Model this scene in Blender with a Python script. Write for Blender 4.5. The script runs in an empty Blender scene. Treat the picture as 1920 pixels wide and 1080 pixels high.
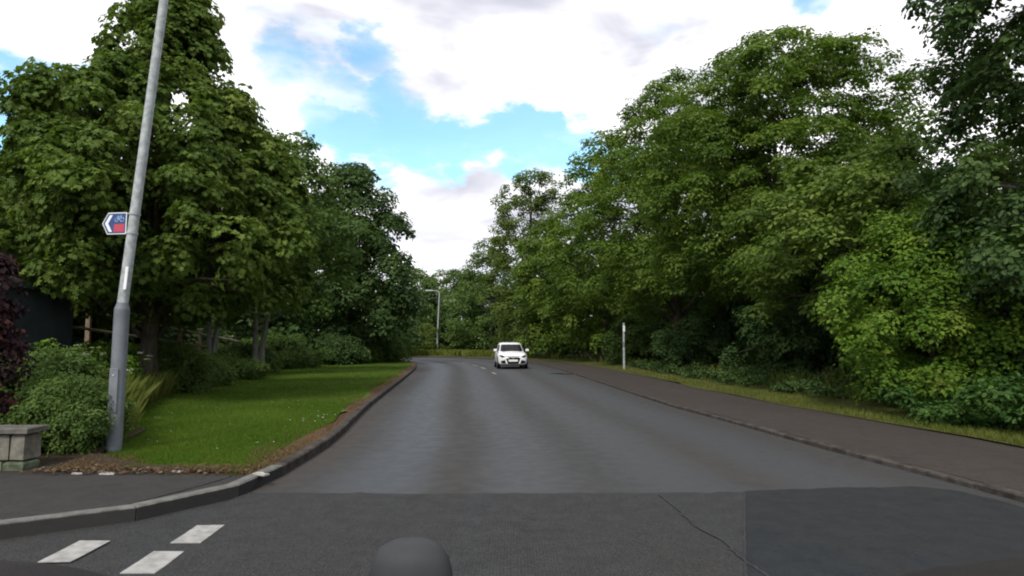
import bpy, math, random
import numpy as np
R = math.radians
SC = bpy.context.scene
COL = SC.collection
random.seed(5)

# ------------------------------------------------------------------ camera
cam_d = bpy.data.cameras.new('camera')
cam = bpy.data.objects.new('camera', cam_d)
COL.objects.link(cam)
cam.location = (0, 0, 1.4)
cam.rotation_euler = (R(90 + 5.22), 0, 0)
cam_d.sensor_width = 36.0
cam_d.lens = 36.0 * 1150 / 1920
cam_d.clip_start = 0.05
cam_d.clip_end = 6000
SC.camera = cam

# ------------------------------------------------------------------ light, sky, exposure
SUN_EL, SUN_AZ = 46.0, 200.0          # azimuth clockwise from +Y (ahead): behind and to the left
sun_d = bpy.data.lights.new('sun', 'SUN')
sun_d.energy = 2.4
sun_d.angle = R(12)
sun_d.color = (1.0, 0.95, 0.87)
sun = bpy.data.objects.new('sun', sun_d)
COL.objects.link(sun)
sun.location = (-30, -40, 60)
sun.rotation_euler = (R(90 - SUN_EL), 0, R(180 - SUN_AZ))

SC.view_settings.view_transform = 'Standard'
SC.view_settings.look = 'None'
SC.view_settings.gamma = 1.0
SC.view_settings.use_curve_mapping = False
SC.view_settings.exposure = 0.38
SC.cycles.max_bounces = 12
SC.cycles.diffuse_bounces = 7
SC.cycles.transmission_bounces = 10
SC.cycles.filter_width = 2.0
SC.cycles.use_denoising = True

world = bpy.data.worlds.new('World')
SC.world = world
world.use_nodes = True


class NT:
    """small helper to write node trees as expressions"""
    def __init__(s, tree):
        s.t = tree

    def n(s, kind, **kw):
        nd = s.t.nodes.new(kind)
        for k, v in kw.items():
            setattr(nd, k, v)
        return nd

    def put(s, sock, v):
        if hasattr(v, 'is_output'):
            s.t.links.new(v, sock)
        else:
            sock.default_value = v

    def math(s, op, a, b=0.0, c=None, clamp=False):
        nd = s.n('ShaderNodeMath', operation=op, use_clamp=clamp)
        s.put(nd.inputs[0], a)
        s.put(nd.inputs[1], b)
        if c is not None:
            s.put(nd.inputs[2], c)
        return nd.outputs[0]

    def vmath(s, op, a, b=None, scale=None):
        nd = s.n('ShaderNodeVectorMath', operation=op)
        s.put(nd.inputs[0], a)
        if b is not None:
            s.put(nd.inputs[1], b)
        if scale is not None:
            s.put(nd.inputs[3], scale)
        return nd.outputs['Value'] if op in ('DOT_PRODUCT', 'LENGTH', 'DISTANCE') else nd.outputs[0]

    def smooth(s, v, lo, hi, a=0.0, b=1.0):
        nd = s.n('ShaderNodeMapRange', interpolation_type='SMOOTHSTEP')
        s.put(nd.inputs[0], v)
        for i, x in zip((1, 2, 3, 4), (lo, hi, a, b)):
            s.put(nd.inputs[i], x)
        return nd.outputs[0]

    def noise(s, vec, scale, detail=4.0, rough=0.55, dist=0.0, col=False):
        nd = s.n('ShaderNodeTexNoise')
        if vec is not None:
            s.put(nd.inputs['Vector'], vec)
        nd.inputs['Scale'].default_value = scale
        nd.inputs['Detail'].default_value = detail
        nd.inputs['Roughness'].default_value = rough
        nd.inputs['Distortion'].default_value = dist
        return nd.outputs['Color' if col else 'Fac']

    def mix(s, f, a, b, kind='MIX'):
        nd = s.n('ShaderNodeMixRGB', blend_type=kind)
        s.put(nd.inputs[0], f)
        for i, v in ((1, a), (2, b)):
            if isinstance(v, tuple) and len(v) == 3:
                v = (*v, 1.0)
            s.put(nd.inputs[i], v)
        return nd.outputs[0]

    def ramp(s, f, stops):
        nd = s.n('ShaderNodeValToRGB')
        el = nd.color_ramp.elements
        while len(el) < len(stops):
            el.new(0.5)
        for e, (p, c) in zip(el, stops):
            e.position = p
            e.color = (*c, 1.0)
        s.put(nd.inputs[0], f)
        return nd.outputs[0]


def build_sky():
    t = NT(world.node_tree)
    world.node_tree.nodes.clear()
    sky = t.n('ShaderNodeTexSky', sky_type='NISHITA')
    sky.sun_disc = False
    sky.sun_elevation = R(SUN_EL)
    sky.sun_rotation = R(SUN_AZ)
    sky.air_density = 1.0
    sky.dust_density = 0.4
    sky.ozone_density = 2.2
    d = t.n('ShaderNodeTexCoord').outputs['Generated']
    sep = t.n('ShaderNodeSeparateXYZ')
    t.put(sep.inputs[0], d)
    z = sep.outputs[2]
    # cloud deck: direction projected on a plane overhead
    zz = t.math('ADD', t.math('MAXIMUM', z, 0.0), 0.16)
    px = t.math('DIVIDE', sep.outputs[0], zz)
    py = t.math('DIVIDE', sep.outputs[1], zz)
    cmb = t.n('ShaderNodeCombineXYZ')
    t.put(cmb.inputs[0], px)
    t.put(cmb.inputs[1], py)
    plane = cmb.outputs[0]
    n1 = t.noise(plane, 1.5, 8.0, 0.56, 0.25)
    # the same cloud noise in plain direction space keeps the edges wispy near the horizon
    n2 = t.noise(t.vmath('MULTIPLY', d, (1.0, 1.0, 2.1)), 6.5, 7.0, 0.55, 0.3)
    # direction gently bent by noise so the gaps between clouds get torn edges
    nb = t.vmath('SUBTRACT', t.noise(t.vmath('MULTIPLY', d, (1, 1, 2.0)), 8.0, 5.0, 0.6, col=True), (0.5, 0.5, 0.5))
    db = t.vmath('NORMALIZE', t.vmath('ADD', d, t.vmath('SCALE', nb, scale=0.16)))
    gap = None
    gaps = [(-40.5, 17.2, 3.8, 1.0), (-37.0, 17.8, 2.8, .8), (-20.8, 24.0, 3.0, .62), (-17.6, 22.2, 3.2, .62), (-22.0, 20.8, 2.6, .55), (-13.4, 25.2, 2.2, .5),
            (-11.0, 21.8, 3.2, .8), (-14.6, 20.6, 3.0, .62), (-18.4, 19.0, 2.8, .82), (-15.2, 18.2, 3.0, 1.0), (-12.0, 18.4, 3.2, .95), (-8.8, 18.6, 3.2, 1.05),
            (-5.6, 18.8, 3.1, 1.05), (-2.4, 18.9, 3.0, 1.05), (0.8, 18.8, 2.9, 1.05), (4.0, 18.4, 2.9, 1.0), (7.0, 17.8, 2.8, .95), (9.6, 16.8, 2.8, .8), (-8.0, 16.9, 2.4, .7),
            (27.1, 27.9, 2.2, .8), (58, 40, 12, .8), (-75, 34, 14, .8), (150, 45, 22, .9), (-130, 30, 18, .8), (100, 18, 10, .8), (-20, 66, 10, .7)]
    for az, el, r, w in gaps:
        c = (math.sin(R(az)) * math.cos(R(el)), math.cos(R(az)) * math.cos(R(el)), math.sin(R(el)))
        dp = t.vmath('DOT_PRODUCT', db, c)
        g = t.smooth(dp, math.cos(R(r * 1.25)), math.cos(R(r * 0.35)), 0.0, w)
        gap = g if gap is None else t.math('MAXIMUM', gap, g)
    nn = t.math('SUBTRACT', t.math('ADD', t.math('MULTIPLY', n1, 0.45), t.math('MULTIPLY', n2, 0.75)), 0.6)
    cov = t.math('ADD', t.math('SUBTRACT', 0.88, gap), t.math('MULTIPLY', nn, 2.1))
    mask = t.smooth(cov, -0.06, 0.80, 0.07, 1.0)
    # light and shade inside the cloud
    sh = t.noise(t.vmath('MULTIPLY', d, (1.0, 1.0, 2.6)), 4.3, 4.0, 0.5, 0.3)
    shade = t.smooth(sh, 0.36, 0.74)
    lowb = t.smooth(z, 0.12, 0.31, 0.85, 0.0)
    shade = t.math('MAXIMUM', shade, t.math('MULTIPLY', lowb, t.smooth(t.noise(t.vmath('MULTIPLY', d, (1, 1, 3.5)), 7.0, 5.0, 0.5), 0.30, 0.62)))
    ccol = t.mix(shade, (12.2, 12.0, 12.2), (5.0, 5.1, 5.9))
    skyc = t.mix(1.0, sky.outputs[0], (1.9, 2.45, 2.2), 'MULTIPLY')
    col = t.mix(mask, skyc, ccol)
    bg = t.n('ShaderNodeBackground')
    t.put(bg.inputs[0], col)
    bg.inputs[1].default_value = 0.1
    out = t.n('ShaderNodeOutputWorld')
    t.put(out.inputs[0], bg.outputs[0])


build_sky()


# ------------------------------------------------------------------ objects: naming and linking
def tag(o, label=None, cat=None, group=None, kind=None):
    for k, v in (('label', label), ('category', cat), ('group', group), ('kind', kind)):
        if v:
            o[k] = v
    return o


def link(o, parent=None):
    COL.objects.link(o)
    if parent is not None:
        o.parent = parent
    return o


def empty(name, loc=(0, 0, 0), rz=0.0, label=None, cat=None, group=None, kind=None):
    o = bpy.data.objects.new(name, None)
    o.empty_display_size = 0.2
    o.location = loc
    o.rotation_euler = (0, 0, rz)
    link(o)
    return tag(o, label, cat, group, kind)


def mesh_np(name, V, F, mat=None, smooth=False, attrs=None):
    """F: (n,k) int array or a list of such arrays"""
    if not isinstance(F, list):
        F = [F]
    V = np.asarray(V, dtype=np.float32)
    F = [np.asarray(f, dtype=np.int32) for f in F if len(f)]
    me = bpy.data.meshes.new(name)
    me.vertices.add(len(V))
    me.vertices.foreach_set('co', V.ravel())
    tot = sum(f.size for f in F)
    me.loops.add(tot)
    me.loops.foreach_set('vertex_index', np.concatenate([f.ravel() for f in F]))
    np_ = sum(len(f) for f in F)
    me.polygons.add(np_)
    sizes = np.concatenate([np.full(len(f), f.shape[1], dtype=np.int32) for f in F])
    starts = np.concatenate([[0], np.cumsum(sizes)[:-1]]).astype(np.int32)
    me.polygons.foreach_set('loop_start', starts)
    me.polygons.foreach_set('use_smooth', np.full(np_, bool(smooth)))
    if attrs:
        for k, a in attrs.items():
            at = me.attributes.new(k, 'FLOAT', 'POINT')
            at.data.foreach_set('value', np.asarray(a, dtype=np.float32).ravel())
    me.update(calc_edges=True)
    if mat:
        me.materials.append(mat)
    return me


def obj_np(name, V, F, mat=None, parent=None, smooth=False, attrs=None):
    return link(bpy.data.objects.new(name, mesh_np(name, V, F, mat, smooth, attrs)), parent)


class MB:
    """collects shapes and links them as ONE mesh object"""
    def __init__(s):
        s.v = []
        s.f = []

    def add(s, vs, fs):
        b = len(s.v)
        s.v += [tuple(map(float, v)) for v in vs]
        s.f += [tuple(b + i for i in f) for f in fs]
        return s

    def box(s, c, d, rz=0.0, bev=0.0, jit=0.0):
        hx, hy, hz = d[0] / 2, d[1] / 2, d[2] / 2
        b = min(bev, hx * .9, hy * .9, hz * .9)
        vs = []
        if b > 0:
            for z, k in ((-hz, 0), (hz - b, 0), (hz, b)):
                for x, y in ((-1, -1), (1, -1), (1, 1), (-1, 1)):
                    vs.append([x * (hx - k), y * (hy - k), z])
            fs = [(3, 2, 1, 0), (8, 9, 10, 11)]
            for r in (0, 4):
                fs += [(r + i, r + (i + 1) % 4, r + 4 + (i + 1) % 4, r + 4 + i) for i in range(4)]
        else:
            for z in (-hz, hz):
                for x, y in ((-1, -1), (1, -1), (1, 1), (-1, 1)):
                    vs.append([x * hx, y * hy, z])
            fs = [(3, 2, 1, 0), (4, 5, 6, 7)] + [(i, (i + 1) % 4, 4 + (i + 1) % 4, 4 + i) for i in range(4)]
        ca, sa = math.cos(rz), math.sin(rz)
        o = []
        for x, y, z in vs:
            x += random.uniform(-jit, jit)
            y += random.uniform(-jit, jit)
            z += random.uniform(-jit, jit)
            o.append((c[0] + x * ca - y * sa, c[1] + x * sa + y * ca, c[2] + z))
        return s.add(o, fs)

    def tube(s, pts, rad, n=10, caps=True):
        pts = [np.array(p, float) for p in pts]
        if not hasattr(rad, '__len__'):
            rad = [rad] * len(pts)
        vs, fs = [], []
        ref = None
        for i, p in enumerate(pts):
            d = pts[min(i + 1, len(pts) - 1)] - pts[max(i - 1, 0)]
            d /= (np.linalg.norm(d) + 1e-9)
            if ref is None:
                ref = np.array([1.0, 0, 0]) if abs(d[0]) < .8 else np.array([0, 1.0, 0])
            a = ref - d * ref.dot(d)
            a /= np.linalg.norm(a)
            ref = a
            b = np.cross(d, a)
            for k in range(n):
                q = 2 * math.pi * k / n
                vs.append(p + rad[i] * (a * math.cos(q) + b * math.sin(q)))
        for i in range(len(pts) - 1):
            for k in range(n):
                fs.append((i * n + k, i * n + (k + 1) % n, (i + 1) * n + (k + 1) % n, (i + 1) * n + k))
        if caps:
            fs.append(tuple(reversed(range(n))))
            fs.append(tuple((len(pts) - 1) * n + k for k in range(n)))
        return s.add(vs, fs)

    def prism(s, poly, axis_o, ax, ay, an, depth):
        """polygon in the plane (ax, ay) at axis_o, extruded along an by depth"""
        o, ax, ay, an = (np.array(v, float) for v in (axis_o, ax, ay, an))
        n = len(poly)
        vs = [o + ax * x + ay * y for x, y in poly] + [o + ax * x + ay * y + an * depth for x, y in poly]
        fs = [tuple(reversed(range(n))), tuple(range(n, 2 * n))]
        fs += [(i, (i + 1) % n, n + (i + 1) % n, n + i) for i in range(n)]
        return s.add(vs, fs)

    def build(s, name, mat, parent=None, smooth=False, bevel=0.0):
        me = bpy.data.meshes.new(name)
        me.from_pydata(s.v, [], s.f)
        me.update()
        if smooth:
            me.polygons.foreach_set('use_smooth', [True] * len(me.polygons))
        me.materials.append(mat)
        o = link(bpy.data.objects.new(name, me), parent)
        if smooth:
            try:
                me.set_sharp_from_angle(angle=R(40))
            except Exception:
                pass
        if bevel:
            m = o.modifiers.new('bevel', 'BEVEL')
            m.width = bevel
            m.segments = 2
            m.limit_method = 'ANGLE'
        return o


# ------------------------------------------------------------------ materials
def material(name):
    m = bpy.data.materials.new(name)
    m.use_nodes = True
    m.node_tree.nodes.clear()
    t = NT(m.node_tree)
    out = t.n('ShaderNodeOutputMaterial')
    return m, t, out


def principled(t, out, col, rough=0.7, spec=0.4, metal=0.0, normal=None):
    p = t.n('ShaderNodeBsdfPrincipled')
    if isinstance(col, tuple) and len(col) == 3:
        col = (*col, 1.0)
    t.put(p.inputs['Base Color'], col)
    t.put(p.inputs['Roughness'], rough)
    t.put(p.inputs['Specular IOR Level'], spec)
    t.put(p.inputs['Metallic'], metal)
    if normal is not None:
        t.put(p.inputs['Normal'], normal)
    t.put(out.inputs[0], p.outputs[0])
    return p


def bump(t, h, strength=0.3, dist=0.02):
    b = t.n('ShaderNodeBump')
    b.inputs['Strength'].default_value = strength
    b.inputs['Distance'].default_value = dist
    t.put(b.inputs['Height'], h)
    return b.outputs[0]


def wpos(t):
    return t.n('ShaderNodeNewGeometry').outputs['Position']


def plain(name, col, rough=0.5, spec=0.4, metal=0.0, var=0.15, scale=6.0, bmp=0.0):
    m, t, out = material(name)
    pos = t.n('ShaderNodeTexCoord').outputs['Object']
    f = t.noise(pos, scale, 5.0, 0.6)
    c = t.mix(t.smooth(f, 0.3, 0.7), tuple(x * (1 - var) for x in col), tuple(min(1, x * (1 + var)) for x in col))
    nm = bump(t, t.noise(pos, scale * 14, 3.0), bmp, 0.01) if bmp else None
    principled(t, out, c, rough, spec, metal, nm)
    return m


def mat_asphalt(name, base, warm, tracks=False, dot_scale=0.0, rough=0.75, spec=0.35):
    m, t, out = material(name)
    p = wpos(t)
    fine = t.noise(p, 95.0, 3.0, 0.7)
    mid = t.noise(p, 5.0, 6.0, 0.6)
    big = t.noise(t.vmath('MULTIPLY', p, (1.0, 0.22, 1.0)), 0.9, 5.0, 0.6)
    c = t.mix(t.smooth(big, 0.36, 0.66), base, warm)
    c = t.mix(t.smooth(mid, 0.35, 0.7, 0.0, 0.5), c, tuple(x * 0.62 for x in base))
    c = t.mix(t.smooth(fine, 0.42, 0.62, 0.0, 0.45), c, tuple(min(1, x * 1.7) for x in base))
    c = t.mix(t.smooth(fine, 0.5, 0.3, 0.0, 0.5), c, tuple(x * 0.35 for x in base))
    grit = t.noise(p, 34.0, 2.0, 0.8)
    c = t.mix(t.smooth(grit, 0.5, 0.72, 0.0, 0.4), c, tuple(min(1, x * 1.55) for x in base))
    c = t.mix(t.smooth(grit, 0.46, 0.28, 0.0, 0.4), c, tuple(x * 0.5 for x in base))
    stain = t.noise(p, 1.7, 7.0, 0.68, 0.6)
    c = t.mix(t.smooth(stain, 0.56, 0.72, 0.0, 0.55), c, tuple(x * 0.55 for x in base))
    rg = t.smooth(mid, 0.3, 0.7, rough - 0.08, rough + 0.08)
    if tracks:
        a = t.n('ShaderNodeAttribute', attribute_name='across').outputs['Fac']
        wob = t.math('MULTIPLY', t.math('SUBTRACT', t.noise(p, 0.5, 4.0), 0.5), 0.05)
        a = t.math('ADD', a, wob)
        tot = None
        for cx, w, s in ((0.17, 0.075, 1.0), (0.395, 0.07, .75), (0.62, 0.075, .75), (0.84, 0.08, .7)):
            g = t.smooth(t.math('ABSOLUTE', t.math('SUBTRACT', a, cx)), w * 1.6, w * 0.2, 0.0, s)
            tot = g if tot is None else t.math('MAXIMUM', tot, g)
        # tyre-polished tracks are bluer and paler; between them oil and dust stay brown
        c = t.mix(t.math('MULTIPLY', tot, t.smooth(mid, 0.2, 0.6, 0.55, 0.9)), c, (0.056, 0.059, 0.063))
        mid_oil = t.smooth(t.math('ABSOLUTE', t.math('SUBTRACT', a, 0.285)), 0.07, 0.01, 0.0, 0.55)
        c = t.mix(mid_oil, c, (0.038, 0.033, 0.029))
        edge = t.smooth(a, 0.09, 0.0, 0.0, 0.6)
        c = t.mix(edge, c, (0.048, 0.037, 0.029))
        rg = t.math('SUBTRACT', rg, t.math('MULTIPLY', tot, 0.17))
    h = t.math('ADD', t.math('MULTIPLY', fine, 0.6), t.math('MULTIPLY', mid, 0.2))
    if dot_scale:  # dot grid of the reflected dashboard, put into colour and bump
        vo = t.n('ShaderNodeTexVoronoi', feature='F1')
        t.put(vo.inputs['Vector'], t.vmath('MULTIPLY', p, (1.0, 1.0, 0.0)))
        vo.inputs['Scale'].default_value = dot_scale
        vo.inputs['Randomness'].default_value = 0.42
        dot_mask = t.smooth(vo.outputs['Distance'], 0.35, 0.62)
        c = t.mix(t.math('MULTIPLY', dot_mask, 0.5), c, tuple(x * 0.3 for x in base))
        h = t.math('SUBTRACT', h, t.math('MULTIPLY', dot_mask, 0.8))
    principled(t, out, c, rg, spec, 0.0, bump(t, h, 0.45, 0.012))
    return m


def mat_leaf(name, cols, trans=0.38, rough=0.58, spec=0.14, autumn=None):
    """cols: shaded leaf colours young to old picked by the per-leaf tint attribute"""
    m, t, out = material(name)
    a = t.n('ShaderNodeAttribute', attribute_name='tint').outputs['Fac']
    n = len(cols)
    if name not in ('copper_leaf', 'fallen_leaf', 'dry_grass_blade'):
        cols = [(r * 1.30, g * 1.24, b * 1.15) for r, g, b in cols]
    c = t.ramp(a, [(i / (n - 1), cc) for i, cc in enumerate(cols)])
    pos = wpos(t)
    c = t.mix(t.smooth(t.noise(pos, 0.9, 3.0), 0.35, 0.65, 0.0, 0.35), c, cols[0])
    if autumn:
        c = t.mix(t.smooth(t.noise(pos, 0.75, 3.0), 0.62, 0.74, 0.0, 0.5), c, autumn)
    p = t.n('ShaderNodeBsdfPrincipled')
    t.put(p.inputs['Base Color'], c)
    p.inputs['Roughness'].default_value = rough
    p.inputs['Specular IOR Level'].default_value = spec
    tr = t.n('ShaderNodeBsdfTranslucent')
    t.put(tr.inputs[0], t.mix(1.0, c, (1.2, 1.3, 0.75), 'MULTIPLY'))
    ms = t.n('ShaderNodeMixShader')
    ms.inputs[0].default_value = trans
    t.put(ms.inputs[1], p.outputs[0])
    t.put(ms.inputs[2], tr.outputs[0])
    t.put(out.inputs[0], ms.outputs[0])
    return m


def mat_ground(name, c1, c2, c3, s=1.5, b=0.5):
    m, t, out = material(name)
    p = wpos(t)
    f = t.noise(p, s, 6.0, 0.65)
    g = t.noise(p, s * 22, 4.0, 0.7)
    c = t.mix(t.smooth(f, 0.35, 0.65), c1, c2)
    c = t.mix(t.smooth(g, 0.45, 0.7, 0.0, 0.7), c, c3)
    principled(t, out, c, 0.95, 0.15, 0.0, bump(t, g, b, 0.04))
    return m


def mat_bark(name, c1, c2):
    m, t, out = material(name)
    p = t.vmath('MULTIPLY', wpos(t), (1, 1, 0.25))
    f = t.noise(p, 14.0, 6.0, 0.7)
    principled(t, out, t.mix(t.smooth(f, 0.35, 0.65), c1, c2), 0.9, 0.2, 0.0, bump(t, f, 0.6, 0.03))
    return m


M = {}
M['asphalt'] = mat_asphalt('road_asphalt', (0.040, 0.040, 0.039), (0.045, 0.038, 0.032), tracks=True, rough=0.72, spec=0.25)
M['side_asphalt'] = mat_asphalt('side_road_asphalt', (0.040, 0.040, 0.039), (0.039, 0.035, 0.031), dot_scale=46, rough=0.85, spec=0.2)  # carries the same reflected dots as the band beside it
M['patch'] = mat_asphalt('chip_asphalt', (0.041, 0.041, 0.041), (0.040, 0.036, 0.032), dot_scale=46, rough=0.85, spec=0.2)  # tone and dots of the dashboard reflection, painted onto tarmac
M['patch_smooth'] = mat_asphalt('smooth_patch_asphalt', (0.019, 0.0215, 0.0235), (0.025, 0.024, 0.022), rough=0.88, spec=0.2)  # smoother, bluer part of the reflection as a tarmac colour
M['path'] = mat_asphalt('path_asphalt', (0.047, 0.039, 0.034), (0.040, 0.033, 0.028), rough=0.9, spec=0.15)
M['path_grey'] = mat_asphalt('corner_path_asphalt', (0.033, 0.031, 0.029), (0.035, 0.031, 0.027), rough=0.88, spec=0.2)
def mat_kerb():
    m, t, out = material('kerb_concrete')
    p = wpos(t)
    f = t.noise(p, 9.0, 6.0, 0.65)
    c = t.mix(t.smooth(f, .3, .7), (0.10, 0.097, 0.087), (0.16, 0.155, 0.14))
    sep = t.n('ShaderNodeSeparateXYZ')
    t.put(sep.inputs[0], p)
    # shade on the kerb face, painted in by height
    face_shade = t.smooth(t.math('ADD', sep.outputs[2], t.math('MULTIPLY', f, .02)), .116, .104)
    c = t.mix(t.math('MULTIPLY', face_shade, .92), c, (0.026, 0.025, 0.023))
    principled(t, out, c, .88, .2, 0.0, bump(t, t.noise(p, 120.0, 3.0), .3, .01))
    return m


M['kerb'] = mat_kerb()
M['kerb_dirty'] = plain('dirty_kerb_concrete', (0.052, 0.044, 0.037), 0.9, 0.2, var=0.5, scale=7, bmp=0.4)  # darker, browner kerb concrete
M['soil'] = mat_ground('soil_and_dead_grass', (0.11, 0.062, 0.032), (0.070, 0.044, 0.025), (0.15, 0.10, 0.05), 3.0)
M['woodfloor'] = mat_ground('woodland_floor', (0.022, 0.024, 0.010), (0.030, 0.026, 0.014), (0.035, 0.045, 0.012), 0.8)
M['bed'] = mat_ground('planting_bed', (0.045, 0.032, 0.022), (0.030, 0.024, 0.017), (0.08, 0.055, 0.035), 3.0)
M['lawn'] = mat_ground('lawn_turf', (0.053, 0.096, 0.010), (0.092, 0.122, 0.016), (0.045, 0.082, 0.008), 0.9)
M['verge'] = mat_ground('verge_turf', (0.065, 0.068, 0.018), (0.085, 0.080, 0.022), (0.045, 0.060, 0.014), 1.2)
M['paint'] = plain('road_paint', (0.30, 0.29, 0.27), 0.8, 0.2, var=0.22, scale=11, bmp=0.2)
M['paint_worn'] = plain('worn_road_paint', (0.25, 0.22, 0.21), 0.75, 0.3, var=0.5, scale=5, bmp=0.2)
M['seam'] = plain('tar_seam', (0.022, 0.022, 0.023), 0.6, 0.4, var=0.3, scale=8)
M['galv'] = plain('galvanised_steel', (0.35, 0.37, 0.36), 0.62, 0.32, metal=0.1, var=0.26, scale=14, bmp=0.1)
M['galv_dark'] = plain('painted_grey_steel', (0.15, 0.16, 0.17), 0.6, 0.35, var=0.2, scale=4)
M['white_plastic'] = plain('white_sign_face', (0.78, 0.78, 0.76), 0.45, 0.4, var=0.06)
M['sign_blue'] = plain('blue_sign_face', (0.025, 0.055, 0.17), 0.4, 0.45, var=0.1)
M['sign_dark'] = plain('dark_sign_edge', (0.018, 0.022, 0.04), 0.4, 0.45, var=0.1)
M['sign_red'] = plain('red_sign_panel', (0.46, 0.05, 0.07), 0.4, 0.45, var=0.1)
M['sign_sym'] = plain('pale_blue_symbol', (0.30, 0.42, 0.62), 0.4, 0.45, var=0.1)
M['stone'] = plain('rubble_stone', (0.16, 0.148, 0.118), 0.9, 0.2, var=0.35, scale=7, bmp=0.6)
M['stone_mossy'] = plain('mossy_stone', (0.10, 0.12, 0.075), 0.95, 0.15, var=0.5, scale=8, bmp=0.6)
M['cap_stone'] = plain('coping_stone', (0.115, 0.108, 0.092), 0.9, 0.2, var=0.3, scale=6, bmp=0.5)
M['mortar'] = plain('mortar', (0.04, 0.037, 0.032), 0.95, 0.1, var=0.3, scale=9, bmp=0.5)
M['wood'] = plain('weathered_timber', (0.26, 0.20, 0.14), 0.85, 0.2, var=0.35, scale=8, bmp=0.4)
M['wood_pale'] = plain('pale_timber', (0.42, 0.38, 0.29), 0.85, 0.2, var=0.25, scale=8, bmp=0.4)
M['bark'] = mat_bark('brown_bark', (0.045, 0.036, 0.026), (0.09, 0.075, 0.055))
M['bark_pale'] = mat_bark('pale_grey_bark', (0.16, 0.155, 0.13), (0.27, 0.26, 0.22))
M['slate'] = plain('dark_slate_cladding', (0.030, 0.039, 0.045), 0.7, 0.3, var=0.2, scale=3, bmp=0.3)
M['fascia'] = plain('pale_fascia_board', (0.16, 0.17, 0.17), 0.6, 0.3, var=0.2, scale=5)
M['car_white'] = plain('white_car_paint', (0.74, 0.74, 0.74), 0.22, 0.5, var=0.02)
M['black_plastic'] = plain('black_plastic', (0.006, 0.006, 0.007), 0.8, 0.15, var=0.2)
M['rubber'] = plain('tyre_rubber', (0.018, 0.018, 0.018), 0.85, 0.3, var=0.2)
M['alloy'] = plain('alloy_rim', (0.45, 0.46, 0.47), 0.3, 0.5, metal=0.8, var=0.05)
M['chrome'] = plain('chrome_badge', (0.7, 0.7, 0.7), 0.15, 0.5, metal=1.0, var=0.02)
M['car_glass'] = plain('tinted_car_glass', (0.007, 0.008, 0.009), 0.2, 0.12, var=0.05)
M['lamp_glass'] = plain('headlamp_glass', (0.06, 0.065, 0.07), 0.12, 0.4, var=0.3, scale=12)
M['plate'] = plain('number_plate', (0.75, 0.75, 0.72), 0.4, 0.4, var=0.05)
M['dash'] = plain('dark_dashboard_plastic', (0.011, 0.008, 0.0065), 0.75, 0.3, var=0.2, scale=30, bmp=0.2)
M['dash_trim'] = plain('brown_dashboard_trim', (0.032, 0.017, 0.011), 0.6, 0.3, var=0.2, scale=10)
M['mount'] = plain('dark_grey_mount_plastic', (0.036, 0.037, 0.038), 0.65, 0.25, var=0.12, scale=20)  # tone of the object reflected in the windscreen
M['mount_rim'] = plain('grey_mount_rim', (0.13, 0.13, 0.135), 0.5, 0.4, var=0.1)  # pale outline of that reflection
M['paper'] = plain('dirty_paper', (0.34, 0.32, 0.29), 0.85, 0.2, var=0.3, scale=20)
M['dead_leaf'] = mat_leaf('fallen_leaf', [(0.07, 0.040, 0.022), (0.11, 0.070, 0.040), (0.19, 0.145, 0.10)], 0.1)
M['petal'] = plain('white_petal', (0.75, 0.75, 0.68), 0.8, 0.2, var=0.05)

M['leaf_maple'] = mat_leaf('maple_leaf', [(0.050, 0.086, 0.017), (0.090, 0.142, 0.026), (0.150, 0.202, 0.044)])
M['leaf_mid'] = mat_leaf('mixed_leaf', [(0.044, 0.080, 0.020), (0.074, 0.124, 0.030), (0.114, 0.166, 0.046)])
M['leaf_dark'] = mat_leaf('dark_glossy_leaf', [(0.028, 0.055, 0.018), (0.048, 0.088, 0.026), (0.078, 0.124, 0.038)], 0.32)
M['leaf_elm'] = mat_leaf('elm_leaf', [(0.045, 0.084, 0.013), (0.082, 0.136, 0.020), (0.128, 0.182, 0.031)])
M['leaf_hawthorn'] = mat_leaf('hawthorn_leaf', [(0.054, 0.108, 0.013), (0.086, 0.160, 0.020), (0.150, 0.222, 0.031)], autumn=(0.15, 0.135, 0.03))
M['leaf_birch'] = mat_leaf('ash_leaf', [(0.056, 0.088, 0.020), (0.088, 0.128, 0.028), (0.125, 0.165, 0.044)], 0.4)
M['leaf_red'] = mat_leaf('copper_leaf', [(0.020, 0.009, 0.011), (0.036, 0.013, 0.017), (0.20, 0.06, 0.05)], 0.2)
M['leaf_nettle'] = mat_leaf('nettle_leaf', [(0.030, 0.070, 0.018), (0.050, 0.105, 0.024), (0.080, 0.145, 0.032)])
M['grass'] = mat_leaf('grass_blade', [(0.044, 0.086, 0.009), (0.066, 0.118, 0.012), (0.105, 0.152, 0.024)], 0.35, 0.65, 0.12)
M['grass_long'] = mat_leaf('long_grass_blade', [(0.050, 0.075, 0.014), (0.085, 0.110, 0.020), (0.16, 0.16, 0.05)], 0.3, 0.65, 0.12)
M['grass_dry'] = mat_leaf('dry_grass_blade', [(0.11, 0.070, 0.035), (0.15, 0.095, 0.05), (0.12, 0.13, 0.04)], 0.2, 0.8)


# ------------------------------------------------------------------ polylines and sheets
def catmull(pts, n):
    P = np.array(pts, float)
    P = np.vstack([2 * P[0] - P[1], P, 2 * P[-1] - P[-2]])
    out = []
    for i in range(1, len(P) - 2):
        p0, p1, p2, p3 = P[i - 1:i + 3]
        for k in range(24):
            t = k / 24
            out.append(0.5 * (2 * p1 + (p2 - p0) * t + (2 * p0 - 5 * p1 + 4 * p2 - p3) * t * t + (3 * p1 - p0 - 3 * p2 + p3) * t ** 3))
    out.append(P[-2])
    return resample(np.array(out), n)


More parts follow.
